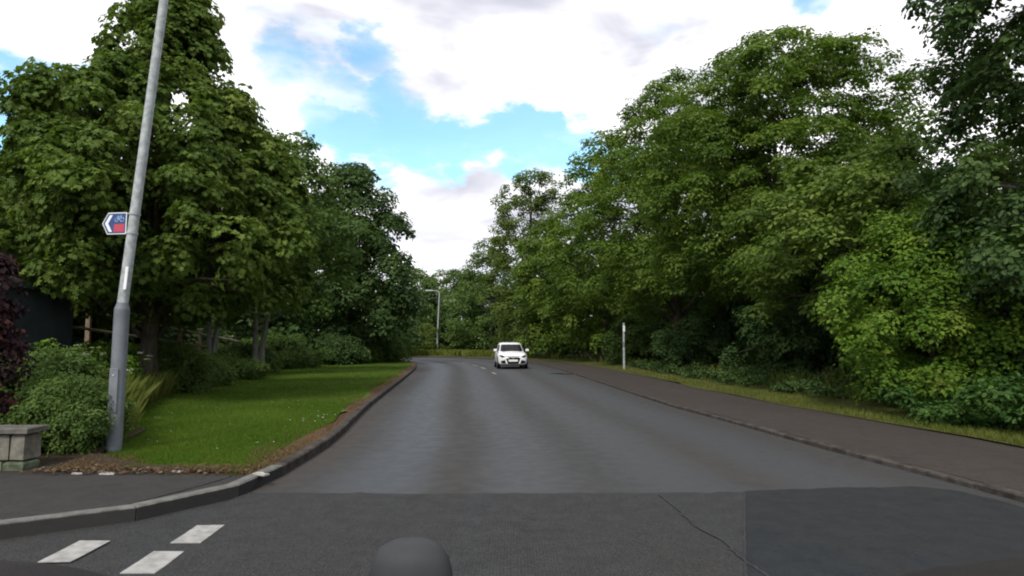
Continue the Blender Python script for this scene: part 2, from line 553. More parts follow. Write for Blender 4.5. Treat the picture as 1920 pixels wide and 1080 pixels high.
def resample(Q, n):
    s = np.concatenate([[0], np.cumsum(np.linalg.norm(np.diff(Q, axis=0), axis=1))])
    u = np.linspace(0, s[-1], n)
    return np.stack([np.interp(u, s, Q[:, k]) for k in range(Q.shape[1])], 1)


def strip(name, A, B, za, zb, mat, cols=8, across=False, parent=None, zf=None):
    """sheet between polylines A and B (same count), heights za to zb"""
    n = len(A)
    w = np.linspace(0, 1, cols + 1)
    X = A[:, None, :] * (1 - w)[None, :, None] + B[:, None, :] * w[None, :, None]
    Z = np.broadcast_to(za + (zb - za) * w[None, :], X.shape[:2]).copy()
    if zf is not None:
        Z = zf(X[..., 0], X[..., 1], w[None, :] + 0 * Z)
    V = np.concatenate([X, Z[..., None]], 2).reshape(-1, 3)
    idx = np.arange(n * (cols + 1)).reshape(n, cols + 1)
    F = np.stack([idx[:-1, :-1], idx[:-1, 1:], idx[1:, 1:], idx[1:, :-1]], -1).reshape(-1, 4)
    # make it face up
    a, b, c = V[F[0][0]], V[F[0][1]], V[F[0][2]]
    if np.cross(b - a, c - a)[2] < 0:
        F = F[:, ::-1]
    at = {'across': np.broadcast_to(w[None, :], (n, cols + 1))} if across else None
    return obj_np(name, V, F, mat, parent, True, at)


def offset(Q, d):
    T = np.gradient(Q, axis=0)
    T /= np.linalg.norm(T, axis=1)[:, None]
    return Q + np.stack([-T[:, 1], T[:, 0]], 1) * d


LK = [(-2.50, -14), (-2.50, 0), (-2.50, 4.0), (-2.48, 7.75), (-2.61, 9.5), (-3.26, 14.7), (-4.33, 25.1), (-5.62, 36.2), (-7.3, 45.5), (-10.3, 52), (-15.5, 57), (-26, 60), (-45, 61)]
RK = [(4.75, -14), (4.68, 0), (4.58, 5.0), (4.18, 8.24), (4.0, 9.97), (3.8, 11.98), (3.51, 14.9), (3.05, 25.0), (2.42, 36.2), (1.2, 46.0), (-2.2, 56.5), (-8.5, 63.8), (-24, 67.5), (-45, 68.5)]
CORNER = [(-22, 4.2), (-10, 4.27), (-6.0, 4.33), (-3.69, 4.55), (-3.04, 4.98), (-2.56, 5.66), (-2.45, 6.3), (-2.47, 7.75), (-2.60, 9.5), (-3.25, 14.7), (-4.33, 25.1), (-5.62, 36.2), (-7.3, 45.5), (-10.3, 52), (-15.5, 57), (-26, 60), (-45, 61)]

# ground out to the horizon
gv = [(-2500, -2500, -0.10), (2500, -2500, -0.10), (2500, 2500, -0.10), (-2500, 2500, -0.10)]
ground = tag(obj_np('ground', gv, np.array([[0, 1, 2, 3]]), M['woodfloor']), kind='structure')

lk = catmull(LK, 260)
rk = catmull(RK, 260)
road = tag(strip('road', lk, rk, 0.0, 0.0, M['asphalt'], 24, across=True), kind='structure')
# camber-free side road joining on the left
sr = np.array([(-30.0, -9.0), (-2.5, -9.0)])
side = tag(strip('side_road', np.array([(-40.0, -9.0), (-40.0, 5.5)]), np.array([(-2.2, -9.0), (-2.2, 5.5)]), -0.004, -0.004, M['side_asphalt'], 6), kind='structure')
# the kerb corner bulges past the straight road edge, so carry side-road tarmac under it
strip('side_road_apron', np.array([(-4.2, 4.0), (-3.2, 9.0)]), np.array([(-2.2, 4.0), (-2.2, 9.0)]), -0.006, -0.006, M['side_asphalt'], 2, parent=side)

# windscreen reflection of the dashboard, painted on the road as a darker band
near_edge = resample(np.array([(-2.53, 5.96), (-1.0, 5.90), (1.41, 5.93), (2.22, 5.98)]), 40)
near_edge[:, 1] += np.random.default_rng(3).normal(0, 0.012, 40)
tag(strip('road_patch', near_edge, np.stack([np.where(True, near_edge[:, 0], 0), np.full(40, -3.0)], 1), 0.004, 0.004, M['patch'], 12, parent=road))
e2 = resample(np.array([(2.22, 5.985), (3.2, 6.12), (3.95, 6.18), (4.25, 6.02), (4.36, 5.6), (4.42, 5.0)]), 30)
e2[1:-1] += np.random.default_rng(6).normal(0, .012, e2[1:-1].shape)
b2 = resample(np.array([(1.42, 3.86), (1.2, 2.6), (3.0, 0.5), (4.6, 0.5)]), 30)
tag(strip('road_patch', e2, b2, 0.008, 0.008, M['patch_smooth'], 8, parent=road))  # smoother, darker part of the painted reflection


def ribbon(name, pts, w, z, mat, parent, seed=0, wob=0.0):
    Q = resample(np.array(pts, float), max(8, len(pts) * 8))
    r = np.random.default_rng(seed)
    if wob:
        Q[1:-1] += r.normal(0, wob, Q[1:-1].shape)
    ww = w * r.uniform(0.6, 1.3, len(Q))
    T = np.gradient(Q, axis=0)
    T /= np.linalg.norm(T, axis=1)[:, None]
    Nn = np.stack([-T[:, 1], T[:, 0]], 1)
    return strip(name, Q + Nn * ww[:, None] / 2, Q - Nn * ww[:, None] / 2, z, z, mat, 1, parent=parent)


tag(ribbon('tar_patch', [(1.95, 29.6), (2.3, 29.2), (2.75, 28.7)], .5, 0.006, M['seam'], road, 5, .05))
ribbon('crack', [(1.36, 5.85), (1.41, 5.3), (1.40, 4.9), (1.50, 4.5), (1.50, 4.1), (1.58, 3.6), (1.6, 3.0)], 0.022, 0.012, M['seam'], road, 1, 0.008)  # thin dark line down the near road
ribbon('seam', [(2.21, 5.97), (1.8, 4.9), (1.42, 3.87), (1.2, 3.0)], 0.016, 0.0125, M['seam'], road, 2, 0.002)  # dark line between the dotted and the smooth tone

# give-way marks at the mouth of the side road
for cx, cy, L in ((-2.30, 4.08, .40), (-2.31, 4.67, .42), (-2.95, 4.29, .42), (-2.30, 3.48, .42), (-2.95, 3.1, .42), (-2.30, 2.9, .42)):
    pts = [(-.105, -L / 2), (.105, -L / 2), (.11, -L / 4), (.105, L / 2), (-.108, L / 2), (-.105, 0)]
    pts = [(x + random.uniform(-.004, .004), y + random.uniform(-.006, .006)) for x, y in pts]
    MB().prism(pts, (cx, cy, 0.0045), (1, 0, 0), (-.06, 1, 0), (0, 0, 1), 0.005).build('give_way_mark', M['paint'], road)
# worn centre line, only its far dashes survive
cl = (lk + rk) / 2
for (x, y), (tx, ty), L in (((-0.86, 29.6), (-.13, 1), 2.0), ((-1.68, 36.0), (-.17, 1), 2.2), ((-2.45, 40.7), (-.22, 1), 2.2), ((-3.45, 46.3), (-.33, 1), 2.4), ((-5.6, 51.0), (-.6, 1), 2.4), ((-9.5, 55.8), (-1.3, 1), 2.4)):
    l = math.hypot(tx, ty)
    tx, ty = tx / l, ty / l
    MB().prism([(-.06, -L / 2), (.06, -L / 2), (.06, L / 2), (-.06, L / 2)], (x, y, 0.0045), (ty, -tx, 0), (tx, ty, 0), (0, 0, 1), 0.004).build('centre_line_dash', M['paint_worn'], road)

# ------------------------------------------------------------------ left side: footpath corner, soil edge, lawn
ck = catmull(CORNER, 400)                          # kerb line round the corner and along the lawn
ck_in = offset(ck, 0.125)                          # back of kerb
PZ = 0.10
k0 = int(np.argmin(np.hypot(ck_in[:, 0] + 2.60, ck_in[:, 1] - 6.12)))
fp_k = resample(ck_in[:k0 + 1], 60)
fp_b = resample(np.array([(-22, 6.42), (-5.6, 6.28), (-4.1, 6.30), (-3.2, 6.20), (-2.62, 6.15)]), 60)
tag(strip('footpath', fp_k, fp_b, PZ, PZ + 0.01, M['path_grey'], 6), kind='structure')
ribbon('path_joint', [(-2.75, 6.14), (-2.92, 5.6), (-3.12, 5.12)], 0.02, PZ + 0.014, M['seam'], bpy.data.objects['footpath'], 7, 0.004)


def lawn_z(x, y):
    """height of the left-hand ground: flat by the kerb, rising to a low bank"""
    base = PZ + 0.0 * x
    bx = np.interp(y, [0, 7.6, 13, 22, 36, 46, 60], [-4.6, -4.75, -7.8, -10.4, -12.3, -11.0, -16])
    d = np.maximum(0, bx - x)
    und = 0.015 * np.sin(x * 1.7 + y * .6) + 0.015 * np.sin(y * 1.1 - x * .5)
    return base + und + 0.55 * (1 - np.exp(-d / 4.0))


lawn_k = resample(ck_in[k0:], 240)
soil_b = offset(lawn_k, 0.30)
rr = np.random.default_rng(11)
wv = np.interp(np.linspace(0, 1, 240), np.linspace(0, 1, 60), rr.uniform(0.10, 0.36, 60)) + rr.normal(0, .03, 240)
soil_b = offset(lawn_k, 0) + (offset(lawn_k, 1.0) - lawn_k) * wv[:, None]
tag(strip('soil_edge', lawn_k, soil_b, PZ - 0.01, PZ + 0.02, M['soil'], 3), kind='structure')
far_b = soil_b.copy()
far_b[:, 0] = np.minimum(soil_b[:, 0] - 3, np.interp(np.linspace(0, 1, 240), [0, .5, 1], [-45, -45, -70]))
far_b[:, 1] = np.interp(np.linspace(0, 1, 240), [0, 1], [7.0, 58.0])
wl = np.linspace(0, 1, 61) ** 1.8
Xl = soil_b[:, None, :] * (1 - wl)[None, :, None] + far_b[:, None, :] * wl[None, :, None]
Zl = lawn_z(Xl[..., 0], Xl[..., 1]) + 0.02
Zl = np.where(Xl[..., 1] < np.interp(Xl[..., 0], [-22, -5.4, -4.72, -3.9, -2.75], [11.8, 9.1, 7.02, 6.42, 6.2]), -.2, Zl)   # dips under the soil bed
Vl = np.concatenate([Xl, Zl[..., None]], 2).reshape(-1, 3)
ix = np.arange(240 * 61).reshape(240, 61)
Fl = np.stack([ix[:-1, :-1], ix[1:, :-1], ix[1:, 1:], ix[:-1, 1:]], -1).reshape(-1, 4)
tag(obj_np('lawn', Vl, Fl, M['lawn'], None, True), kind='structure')
# soil bed behind the corner footpath, under the hedge and the wall
bed_a = resample(np.array([(-22, 6.42), (-5.6, 6.28), (-4.1, 6.30), (-3.2, 6.20), (-2.62, 6.15)]), 40)
bed_b = resample(np.array([(-22, 12.0), (-5.4, 9.3), (-4.72, 7.15), (-3.9, 6.5), (-2.75, 6.3)]), 40)
tag(strip('soil_bed', bed_a, bed_b, PZ + 0.008, PZ + 0.06, M['bed'], 4), kind='structure')


def kerb_run(name, Q, mat_near, h, w, far_from, piece=0.914, inward=1, near_mats=None):
    """a kerb as single stones, each its own mesh; distant stones joined into one part"""
    root = empty(name, (0, 0, 0), kind='structure')
    s = np.concatenate([[0], np.cumsum(np.linalg.norm(np.diff(Q, axis=0), axis=1))])
    far = MB()
    u = 0.0
    rg = random.Random(4)
    while u + piece < s[-1]:
        a = np.array([np.interp(u + .006, s, Q[:, k]) for k in (0, 1)])
        b = np.array([np.interp(u + piece - .006, s, Q[:, k]) for k in (0, 1)])
        u += piece
        if a[1] < -3 or a[0] < -12 and a[1] < 20:
            continue
        d = b - a
        L = float(np.linalg.norm(d))
        ang = math.atan2(d[1], d[0])
        n = np.array([-d[1], d[0]]) / L * inward
        c = (a + b) / 2 + n * (w / 2 + .002 + rg.uniform(-.006, .006))
        hh = h + rg.uniform(-.006, .006)
        m = MB() if a[1] < far_from else far
        m.box((c[0], c[1], hh / 2 - .06), (L, w, hh + .12), ang, 0.014, 0.0)
        if m is not far:
            m.build('kerb_stone', (near_mats(a) if near_mats else mat_near), root)
    if far.v:
        tag(far.build('distant_kerb_stone', mat_near, root), kind='stuff')
    return root


kerb_run('corner_kerb', ck, M['kerb_dirty'], PZ + 0.012, 0.125, 26, near_mats=lambda a: M['kerb'] if a[1] < 6.3 else M['kerb_dirty'])
kerb_run('roadside_kerb', rk, M['kerb_dirty'], 0.058, 0.12, 30, inward=-1)

# ------------------------------------------------------------------ right side: footpath, grass verge, woodland floor
rk_out = offset(rk, -0.124)
PW = [(6.75, -14), (6.65, 0), (6.52, 8), (6.35, 9.8), (6.05, 12.5), (5.80, 15.5), (5.62, 20), (5.45, 27), (5.1, 33), (4.3, 41), (2.6, 49), (-1.2, 58.5), (-8.2, 66.2), (-24, 70), (-45, 71)]
pw = catmull(PW, 260)
tag(strip('footpath', rk_out, pw, 0.055, 0.075, M['path'], 5), kind='structure')
vg_a = pw
vg_b = offset(pw, -3.2)
wv2 = np.interp(np.linspace(0, 1, 260), np.linspace(0, 1, 90), rr.normal(0, 0.07, 90))
vg_a2 = offset(pw, 0.0) + (offset(pw, 1.0) - pw) * wv2[:, None]
tag(strip('grass_verge', vg_a2, vg_b, 0.085, 0.22, M['verge'], 6), kind='structure')
tag(strip('woodland_floor', vg_b, offset(pw, -34), 0.22, 1.2, M['woodfloor'], 8), kind='structure')
# far bank beyond the bend
tag(strip('far_bank', np.array([(-60, 71.4), (-24, 70.6), (-8.4, 67.0), (0, 60.0)]), np.array([(-70, 130), (-24, 130), (10, 130), (30, 120)]), 0.09, 2.0, M['verge'], 6), kind='structure')


# ------------------------------------------------------------------ foliage
LEAF_SHAPES = {
    # u along the leaf, v across, w off the plane; faces index into the points
    'kite': (np.array([(0, 0, 0), (.42, .36, .07), (1, 0, -.12), (.42, -.36, .07)]), [np.array([(0, 1, 2), (0, 2, 3)])]),
    'oval': (np.array([(0, 0, 0), (.3, .30, .06), (.75, .24, .02), (1, 0, -.10), (.75, -.24, .02), (.3, -.30, .06)]), [np.array([(0, 1, 2, 3), (0, 3, 4, 5)])]),
    'maple': (np.array([(0, 0, 0), (.05, .46, -.03), (.42, .30, .05), (.70, .50, -.05), (.72, .17, .03), (1.05, 0, -.14),
                        (.72, -.17, .03), (.70, -.50, -.05), (.42, -.30, .05), (.05, -.46, -.03)]),
              [np.array([(0, 1, 2, 3, 4, 5), (0, 5, 6, 7, 8, 9)])]),
}


def unit(a):
    return a / (np.linalg.norm(a, axis=-1, keepdims=True) + 1e-9)


def leaves_mesh(name, P, A, N, S, tint, shape, mat):
    T, faces = LEAF_SHAPES[shape]
    A = unit(A)
    N = unit(N - A * np.sum(N * A, 1, keepdims=True))
    B = np.cross(N, A)
    k = len(T)
    V = (P[:, None, :] + S[:, None, None] * (A[:, None, :] * T[None, :, 0:1] + B[:, None, :] * T[None, :, 1:2] + N[:, None, :] * T[None, :, 2:3])).reshape(-1, 3)
    base = (np.arange(len(P)) * k)[:, None, None]
    F = [(base + f[None]).reshape(-1, f.shape[1]) for f in faces]
    return mesh_np(name, V, F, mat, False, {'tint': np.repeat(tint, k)})


def spray_leaves(rng, C, O, ncl_tint, spec):
    """clump centres C, outward directions O -> arrays of leaves"""
    ncl = len(C)
    ns, nl, L = spec['sprays'], spec['leaves'], spec['L']
    cr = spec['cr'] * rng.uniform(0.65, 1.35, ncl)
    d = unit(rng.normal(size=(ncl, ns * 2, 3)))
    pref = np.sum(d * (O[:, None, :] * 0.8 + np.array([0, 0, 0.7])), 2) + rng.normal(0, .25, (ncl, ns * 2))
    order = np.argsort(-pref, axis=1)[:, :ns]
    d = np.take_along_axis(d, order[..., None], 1)
    rad = cr[:, None, None] * rng.uniform(0.45, 1.05, (ncl, ns, 1))
    P = C[:, None, :] + d * rad * np.array([1, 1, spec.get('flat', .6)])
    nrm = unit(np.array([0, 0, 1.0]) * spec.get('up', .9) + d * .75 + rng.normal(0, .22, d.shape))
    P = P.reshape(-1, 3)
    nrm = nrm.reshape(-1, 3)
    ctint = np.repeat(ncl_tint, ns) + rng.normal(0, .12, ncl * ns)
    m = len(P)
    # leaves radiate in the plane of their spray and droop
    ref = unit(rng.normal(size=(m, 3)))
    e1 = unit(np.cross(nrm, ref))
    e2 = np.cross(nrm, e1)
    ph = rng.uniform(0, 2 * np.pi, (m, 1)) + np.arange(nl)[None, :] * (2 * np.pi / nl) + rng.normal(0, .35, (m, nl))
    E = e1[:, None, :] * np.cos(ph)[..., None] + e2[:, None, :] * np.sin(ph)[..., None]
    off = rng.uniform(0.1, 1.15, (m, nl, 1)) * L * spec.get('spread', 1.0)
    PP = P[:, None, :] + E * off + rng.normal(0, .12 * L, E.shape)
    AX = E + np.array([0, 0, -1.0]) * spec.get('droop', .35) + rng.normal(0, .18, E.shape)
    NN = nrm[:, None, :] + rng.normal(0, .28, E.shape)
    S = L * rng.uniform(.65, 1.25, (m, nl))
    tint = np.clip(ctint[:, None] + rng.normal(0, .14, (m, nl)), 0, 1)
    return PP.reshape(-1, 3), AX.reshape(-1, 3), NN.reshape(-1, 3), S.ravel(), tint.ravel()


def crown_points(rng, prof, ncl, sx=1.0, sy=1.0, inner=0.28, rough=0.16):
    zc, rc = np.array(prof, float).T
    amp = rng.normal(0, rough, (4,))
    phs = rng.uniform(0, 6.28, (4,))
    zz = rng.uniform(zc[0], zc[-1], ncl * 6)
    w = np.interp(zz, zc, rc)
    keep = rng.uniform(0, rc.max(), len(zz)) < w
    zz = zz[keep][:ncl]
    n = len(zz)
    th = rng.uniform(0, 2 * np.pi, n)
    r = np.interp(zz, zc, rc)
    mod = 1 + sum(amp[i] * np.sin((i + 1) * th + phs[i] + zz * (.5 + .3 * i)) for i in range(4))
    fr = np.where(rng.uniform(size=n) < inner, rng.uniform(.1, .65, n), rng.uniform(.72, 1.0, n))
    rr_ = r * mod * fr
    C = np.stack([rr_ * np.cos(th) * sx, rr_ * np.sin(th) * sy, zz], 1)
    zm = (zc[0] + zc[-1]) / 2
    O = unit(np.stack([np.cos(th), np.sin(th), (zz - zm) / (zc[-1] - zc[0]) * 1.4], 1))
    return C, O


GROUPS = {'roadside_tree': 'trees lining the right-hand side of the road', 'far_tree': 'distant trees beyond the bend', 'far_bush': 'bushes on the far verge',
          'broadleaf_tree': 'trees behind the left-hand lawn', 'verge_bush': 'bushes under the right-hand trees', 'hedge_bush': 'bushes by the lamp post',
          'lawn_bush': 'bushes along the back of the lawn'}


def make_tree(name, label, cat, x, y, prof, spec, mat, seed, bark='bark', group=None, trunk_r=0.18, z0=0.0, trunk_top=0.72,
              ncl=150, sx=1, sy=1, inner=.28, rough=.16, limbs=24, stems=None, extra=None, tint0=.45, parts=('trunk', 'branches', 'crown')):
    rng = np.random.default_rng(seed)
    root = empty(name, (x, y, z0), 0, label, cat, group or GROUPS.get(name))
    C, O = crown_points(rng, prof, ncl, sx, sy, inner, rough)
    if extra is not None:            # hand-placed boughs (x, y, z) relative to the foot
        ex = np.array(extra, float)
        C = np.vstack([C, ex])
        O = np.vstack([O, unit(np.concatenate([ex[:, :2], 0 * ex[:, :1]], 1))])
    ct = np.clip(tint0 + rng.normal(0, .2, len(C)), 0, 1)
    me = leaves_mesh(parts[2], *spray_leaves(rng, C, O, ct, spec), spec['shape'], mat)
    tag(link(bpy.data.objects.new(parts[2], me), root), kind='stuff')
    top = prof[0][0] + (prof[-1][0] - prof[0][0]) * trunk_top
    tm = MB()
    stem_list = stems or [(0, 0, 0, 0)]
    spine = []
    for (bx, by, tx, ty) in stem_list:
        n = 9
        pts = []
        for i in range(n):
            f = i / (n - 1)
            pts.append((bx + (tx - bx) * f + rng.normal(0, .05) * (i > 0), by + (ty - by) * f + rng.normal(0, .05) * (i > 0), -0.15 + (top + .15) * f))
        rad = [trunk_r * (1.35 if i == 0 else 1.0) * (1 - .8 * i / (n - 1)) + .01 for i in range(n)]
        tm.tube(pts, rad, 9)
        spine.append(np.array(pts))
    tm.build(parts[0], M[bark], root, True)
    if limbs:
        bm_ = MB()
        pick = rng.choice(len(C), min(limbs, len(C)), replace=False)
        for i in pick:
            sp = spine[rng.integers(len(spine))]
            c = C[i]
            zs = np.clip(c[2] * rng.uniform(.45, .8), .3, top * .95)
            s = np.array([np.interp(zs, sp[:, 2], sp[:, k]) for k in (0, 1)] + [zs])
            mid = (s + c) / 2 + np.array([0, 0, .15 * np.linalg.norm(c - s)]) + rng.normal(0, .1, 3)
            r0 = trunk_r * (.42 - .25 * zs / max(top, .1))
            bm_.tube([s, (s * .5 + mid * .5), mid, c], [r0, r0 * .75, r0 * .55, r0 * .2 + .004], 6, False)
        tag(bm_.build(parts[1], M[bark], root, True), kind='stuff')
    return root


MAPLE = dict(sprays=25, leaves=8, L=.118, cr=.50, flat=.85, up=.65, droop=.45, spread=1.05, shape='maple')
DARK = dict(sprays=20, leaves=7, L=.20, cr=.75, flat=.7, up=.7, droop=.3, shape='oval')
ELM = dict(sprays=26, leaves=8, L=.125, cr=.75, flat=.6, up=.9, droop=.3, spread=1.2, shape='kite')
SPRAYY = dict(sprays=24, leaves=7, L=.135, cr=.62, flat=.42, up=1.2, droop=.3, spread=1.1, shape='oval')
HAW = dict(sprays=30, leaves=8, L=.085, cr=.42, flat=.8, up=.7, droop=.15, spread=1.3, shape='kite')
FAR = dict(sprays=16, leaves=6, L=.34, cr=1.1, flat=.7, up=.8, droop=.3, spread=1.0, shape='kite')
MIDT = dict(sprays=20, leaves=7, L=.20, cr=.8, flat=.6, up=.9, droop=.35, spread=1.1, shape='kite')
BUSH = dict(sprays=22, leaves=8, L=.075, cr=.3, flat=.8, up=.7, droop=.2, spread=1.2, shape='kite')

# --- left-hand trees
make_tree('maple_tree', 'large bright green broadleaf tree rising behind the lamp post on the left', 'tree', -8.55, 14.6,
          [(2.15, 1.8), (2.6, 3.2), (3.1, 3.7), (4.0, 3.85), (5.0, 3.35), (6.2, 2.55), (7.2, 1.65), (8.2, 1.05), (9.4, .7), (11.2, .3)],
          MAPLE, M['leaf_maple'], 21, trunk_r=.2, z0=.2, ncl=520, limbs=60, rough=.05, inner=.25)
make_tree('broadleaf_tree', 'leafy green tree at the left edge of the picture behind the copper shrub', 'tree', -15.0, 19.5,
          [(1.8, 2.5), (2.8, 3.8), (4.2, 3.6), (5.4, 2.6), (6.6, 1.3), (7.2, .4)],
          dict(MAPLE, L=.19, cr=.7), M['leaf_maple'], 22, trunk_r=.2, z0=.4, ncl=170, rough=.1)
make_tree('broadleaf_tree', 'slim tree with a forked pale trunk behind the lawn, nearer the lamp post', 'tree', -12.0, 24.6,
          [(2.3, 1.5), (3.7, 2.3), (5.5, 2.4), (7.5, 1.9), (9.3, .8)],
          MIDT, M['leaf_mid'], 23, 'bark_pale', trunk_r=.10, z0=.45, ncl=110, stems=[(-.05, 0, -.35, 0), (.1, .05, .6, .2)])
make_tree('broadleaf_tree', 'tree with a pale twin trunk standing between the maple and the dark rounded tree', 'tree', -10.1, 26.5,
          [(2.3, 1.8), (3.3, 2.6), (5.2, 2.8), (7.5, 2.3), (9.2, 1.3), (10.3, .4)],
          MIDT, M['leaf_mid'], 24, 'bark_pale', trunk_r=.12, z0=.4, ncl=150, stems=[(-.95, 0, -.6, 0), (-.70, .1, .2, .2)])
make_tree('round_tree', 'dark green densely rounded tree at the end of the lawn', 'tree', -11.4, 42.0,
          [(.5, 2.6), (2.0, 3.6), (4.5, 4.2), (7.5, 4.0), (10.0, 3.4), (12.2, 2.2), (13.4, .8)],
          dict(DARK, L=.26, cr=1.0), M['leaf_dark'], 25, trunk_r=.26, z0=.3, ncl=330, rough=.05, inner=.4)
# --- beyond the bend
make_tree('far_tree', 'distant tree behind the far lamp post, left of the lamp', 'tree', -14.6, 89, [(.3, 3.5), (3, 4.6), (6, 4.8), (9, 3.8), (11.6, 1.6)],
          FAR, M['leaf_mid'], 31, z0=.6, ncl=190, limbs=8)
make_tree('far_tree', 'distant tree closing the view directly above the far lamp post', 'tree', -9.6, 94, [(.3, 3.5), (3, 4.8), (6, 4.8), (9, 3.8), (11.9, 1.6)],
          FAR, M['leaf_mid'], 32, z0=.6, ncl=190, limbs=8)
make_tree('far_tree', 'distant tree in the dip between the far lamp post and the tall pale tree', 'tree', -5.2, 84, [(.3, 3.2), (3, 4.2), (6, 4.2), (8.5, 3.2), (10.6, 1.2)],
          FAR, M['leaf_dark'], 33, z0=.5, ncl=170, limbs=8)
make_tree('far_bush', 'pale green bush at the foot of the far lamp post', 'bush', -11.0, 79.5, [(.1, 1.6), (1.2, 2.2), (2.4, 1.9), (3.6, .8)],
          dict(FAR, L=.22, cr=.6), M['leaf_birch'], 34, z0=.3, ncl=60, limbs=4, trunk_r=.06)
make_tree('far_bush', 'green bush on the far verge just right of the distant lamp post', 'bush', -7.4, 80, [(.1, 1.6), (1.2, 2.1), (2.6, 1.7), (3.9, .7)],
          dict(FAR, L=.22, cr=.6), M['leaf_mid'], 35, z0=.3, ncl=60, limbs=4, trunk_r=.06)
make_tree('far_tree', 'small rounded tree left of the bend above the end of the lawn', 'tree', -13.2, 66.5, [(.2, 2.0), (1.6, 2.6), (3.4, 2.5), (5.2, 1.4)],
          dict(FAR, L=.24, cr=.8), M['leaf_dark'], 36, z0=.4, ncl=70, limbs=4, trunk_r=.1)
make_tree('far_tree', 'low spreading tree beyond the bend at the edge of the dark rounded tree', 'tree', -17.8, 78, [(.2, 3.0), (2.6, 4.2), (5.0, 4.0), (8.4, 1.6)],
          FAR, M['leaf_mid'], 37, z0=.5, ncl=90, limbs=6)
# --- right-hand trees
make_tree('roadside_tree', 'dark leafy tree at the outside of the bend, left of the tall pale tree', 'tree', -2.6, 76, [(.3, 3.0), (3, 4.2), (7, 4.4), (10, 3.6), (12.6, 2.0), (14, .6)],
          dict(FAR, L=.30), M['leaf_mid'], 41, z0=.5, ncl=150, limbs=12)
make_tree('ash_tree', 'tall pale airy tree with see-through top above the white car', 'tree', 1.9, 61, [(1.0, 3.2), (5, 3.8), (9, 4.0), (12, 3.4), (14, 3.2), (16.5, 2.6), (18.4, .9)],
          dict(FAR, L=.24, cr=.85, sprays=17), M['leaf_birch'], 42, z0=.5, ncl=330, limbs=40, inner=.12, trunk_r=.26, trunk_top=.9)
make_tree('roadside_tree', 'tree hanging low over the verge behind the white car', 'tree', 4.6, 54, [(.4, 3.0), (2.5, 4.0), (6, 4.2), (9, 3.4), (11.5, 1.2)],
          dict(MIDT, L=.26, cr=.95), M['leaf_elm'], 43, z0=.3, ncl=200, limbs=14)
make_tree('roadside_tree', 'tall tree on the right overhanging the bend beside the pale airy tree', 'tree', 6.7, 44.5, [(1.0, 2.6), (3, 4.2), (7, 4.3), (11, 3.6), (14, 2.4), (16.4, .7)],
          dict(MIDT, L=.24, cr=.95), M['leaf_elm'], 44, z0=.3, ncl=260, limbs=20, trunk_r=.26)
make_tree('roadside_tree', 'tall spreading tree in the middle of the right-hand wall of trees', 'tree', 8.9, 33, [(2.9, 2.6), (4.2, 4.2), (7, 4.7), (11, 4.2), (13.6, 3.0), (15.6, .9)],
          dict(ELM, L=.17, cr=.9), M['leaf_elm'], 45, z0=.3, ncl=300, limbs=24, trunk_r=.28)
make_tree('roadside_tree', 'broad full tree with the highest top of the right-hand wall of trees', 'tree', 10.3, 23.5, [(2.9, 3.0), (4.0, 4.7), (6, 5.2), (8.5, 5.1), (10.6, 4.2), (12.1, 2.5), (12.9, 1.0)],
          dict(ELM, L=.135, cr=.66), M['leaf_elm'], 46, z0=.3, ncl=720, limbs=34, trunk_r=.22, inner=.45, rough=.06)
make_tree('understorey_tree', 'bright layered low tree in front of the highest right-hand tree', 'tree', 9.2, 15.4, [(1.6, 1.6), (2.4, 2.5), (3.6, 2.9), (4.8, 2.4), (5.9, .9)],
          SPRAYY, M['leaf_maple'], 47, z0=.3, ncl=170, limbs=24, trunk_r=.12, inner=.2)
make_tree('hawthorn_bush', 'yellow-green rounded bush with rusty tinges standing at the right verge', 'bush', 8.35, 12.2, [(.1, 1.1), (.8, 1.7), (1.6, 1.95), (2.6, 1.7), (3.4, 1.0), (3.9, .3)],
          HAW, M['leaf_hawthorn'], 48, z0=.2, ncl=210, limbs=20, trunk_r=.07, inner=.15, rough=.2)
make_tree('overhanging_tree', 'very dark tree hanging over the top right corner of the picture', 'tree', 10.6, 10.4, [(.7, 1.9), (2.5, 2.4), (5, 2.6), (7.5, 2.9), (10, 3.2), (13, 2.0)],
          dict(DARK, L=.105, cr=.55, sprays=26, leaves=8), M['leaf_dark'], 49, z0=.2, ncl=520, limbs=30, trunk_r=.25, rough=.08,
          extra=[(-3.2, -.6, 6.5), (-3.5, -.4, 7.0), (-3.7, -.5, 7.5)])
make_tree('roadside_tree', 'tree filling the gap between the highest tree and the dark overhanging one', 'tree', 13.8, 17.0, [(.5, 2.8), (2.5, 3.9), (5, 3.6), (6.8, 2.6), (8.2, .9)],
          dict(MIDT, L=.16), M['leaf_mid'], 50, z0=.4, ncl=220, limbs=24, trunk_r=.2, inner=.12)
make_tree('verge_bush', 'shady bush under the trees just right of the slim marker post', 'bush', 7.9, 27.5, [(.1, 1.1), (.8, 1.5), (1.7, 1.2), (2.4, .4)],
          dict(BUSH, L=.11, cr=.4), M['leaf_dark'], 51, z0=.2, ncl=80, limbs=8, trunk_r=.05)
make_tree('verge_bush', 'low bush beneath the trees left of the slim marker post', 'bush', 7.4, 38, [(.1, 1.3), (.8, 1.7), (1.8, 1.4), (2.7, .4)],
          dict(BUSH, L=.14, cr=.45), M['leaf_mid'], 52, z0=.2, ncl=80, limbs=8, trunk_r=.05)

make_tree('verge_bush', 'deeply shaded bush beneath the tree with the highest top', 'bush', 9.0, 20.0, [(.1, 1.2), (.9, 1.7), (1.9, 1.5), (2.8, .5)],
          dict(BUSH, L=.10, cr=.42), M['leaf_dark'], 53, z0=.2, ncl=110, limbs=8, trunk_r=.05, rough=.2)

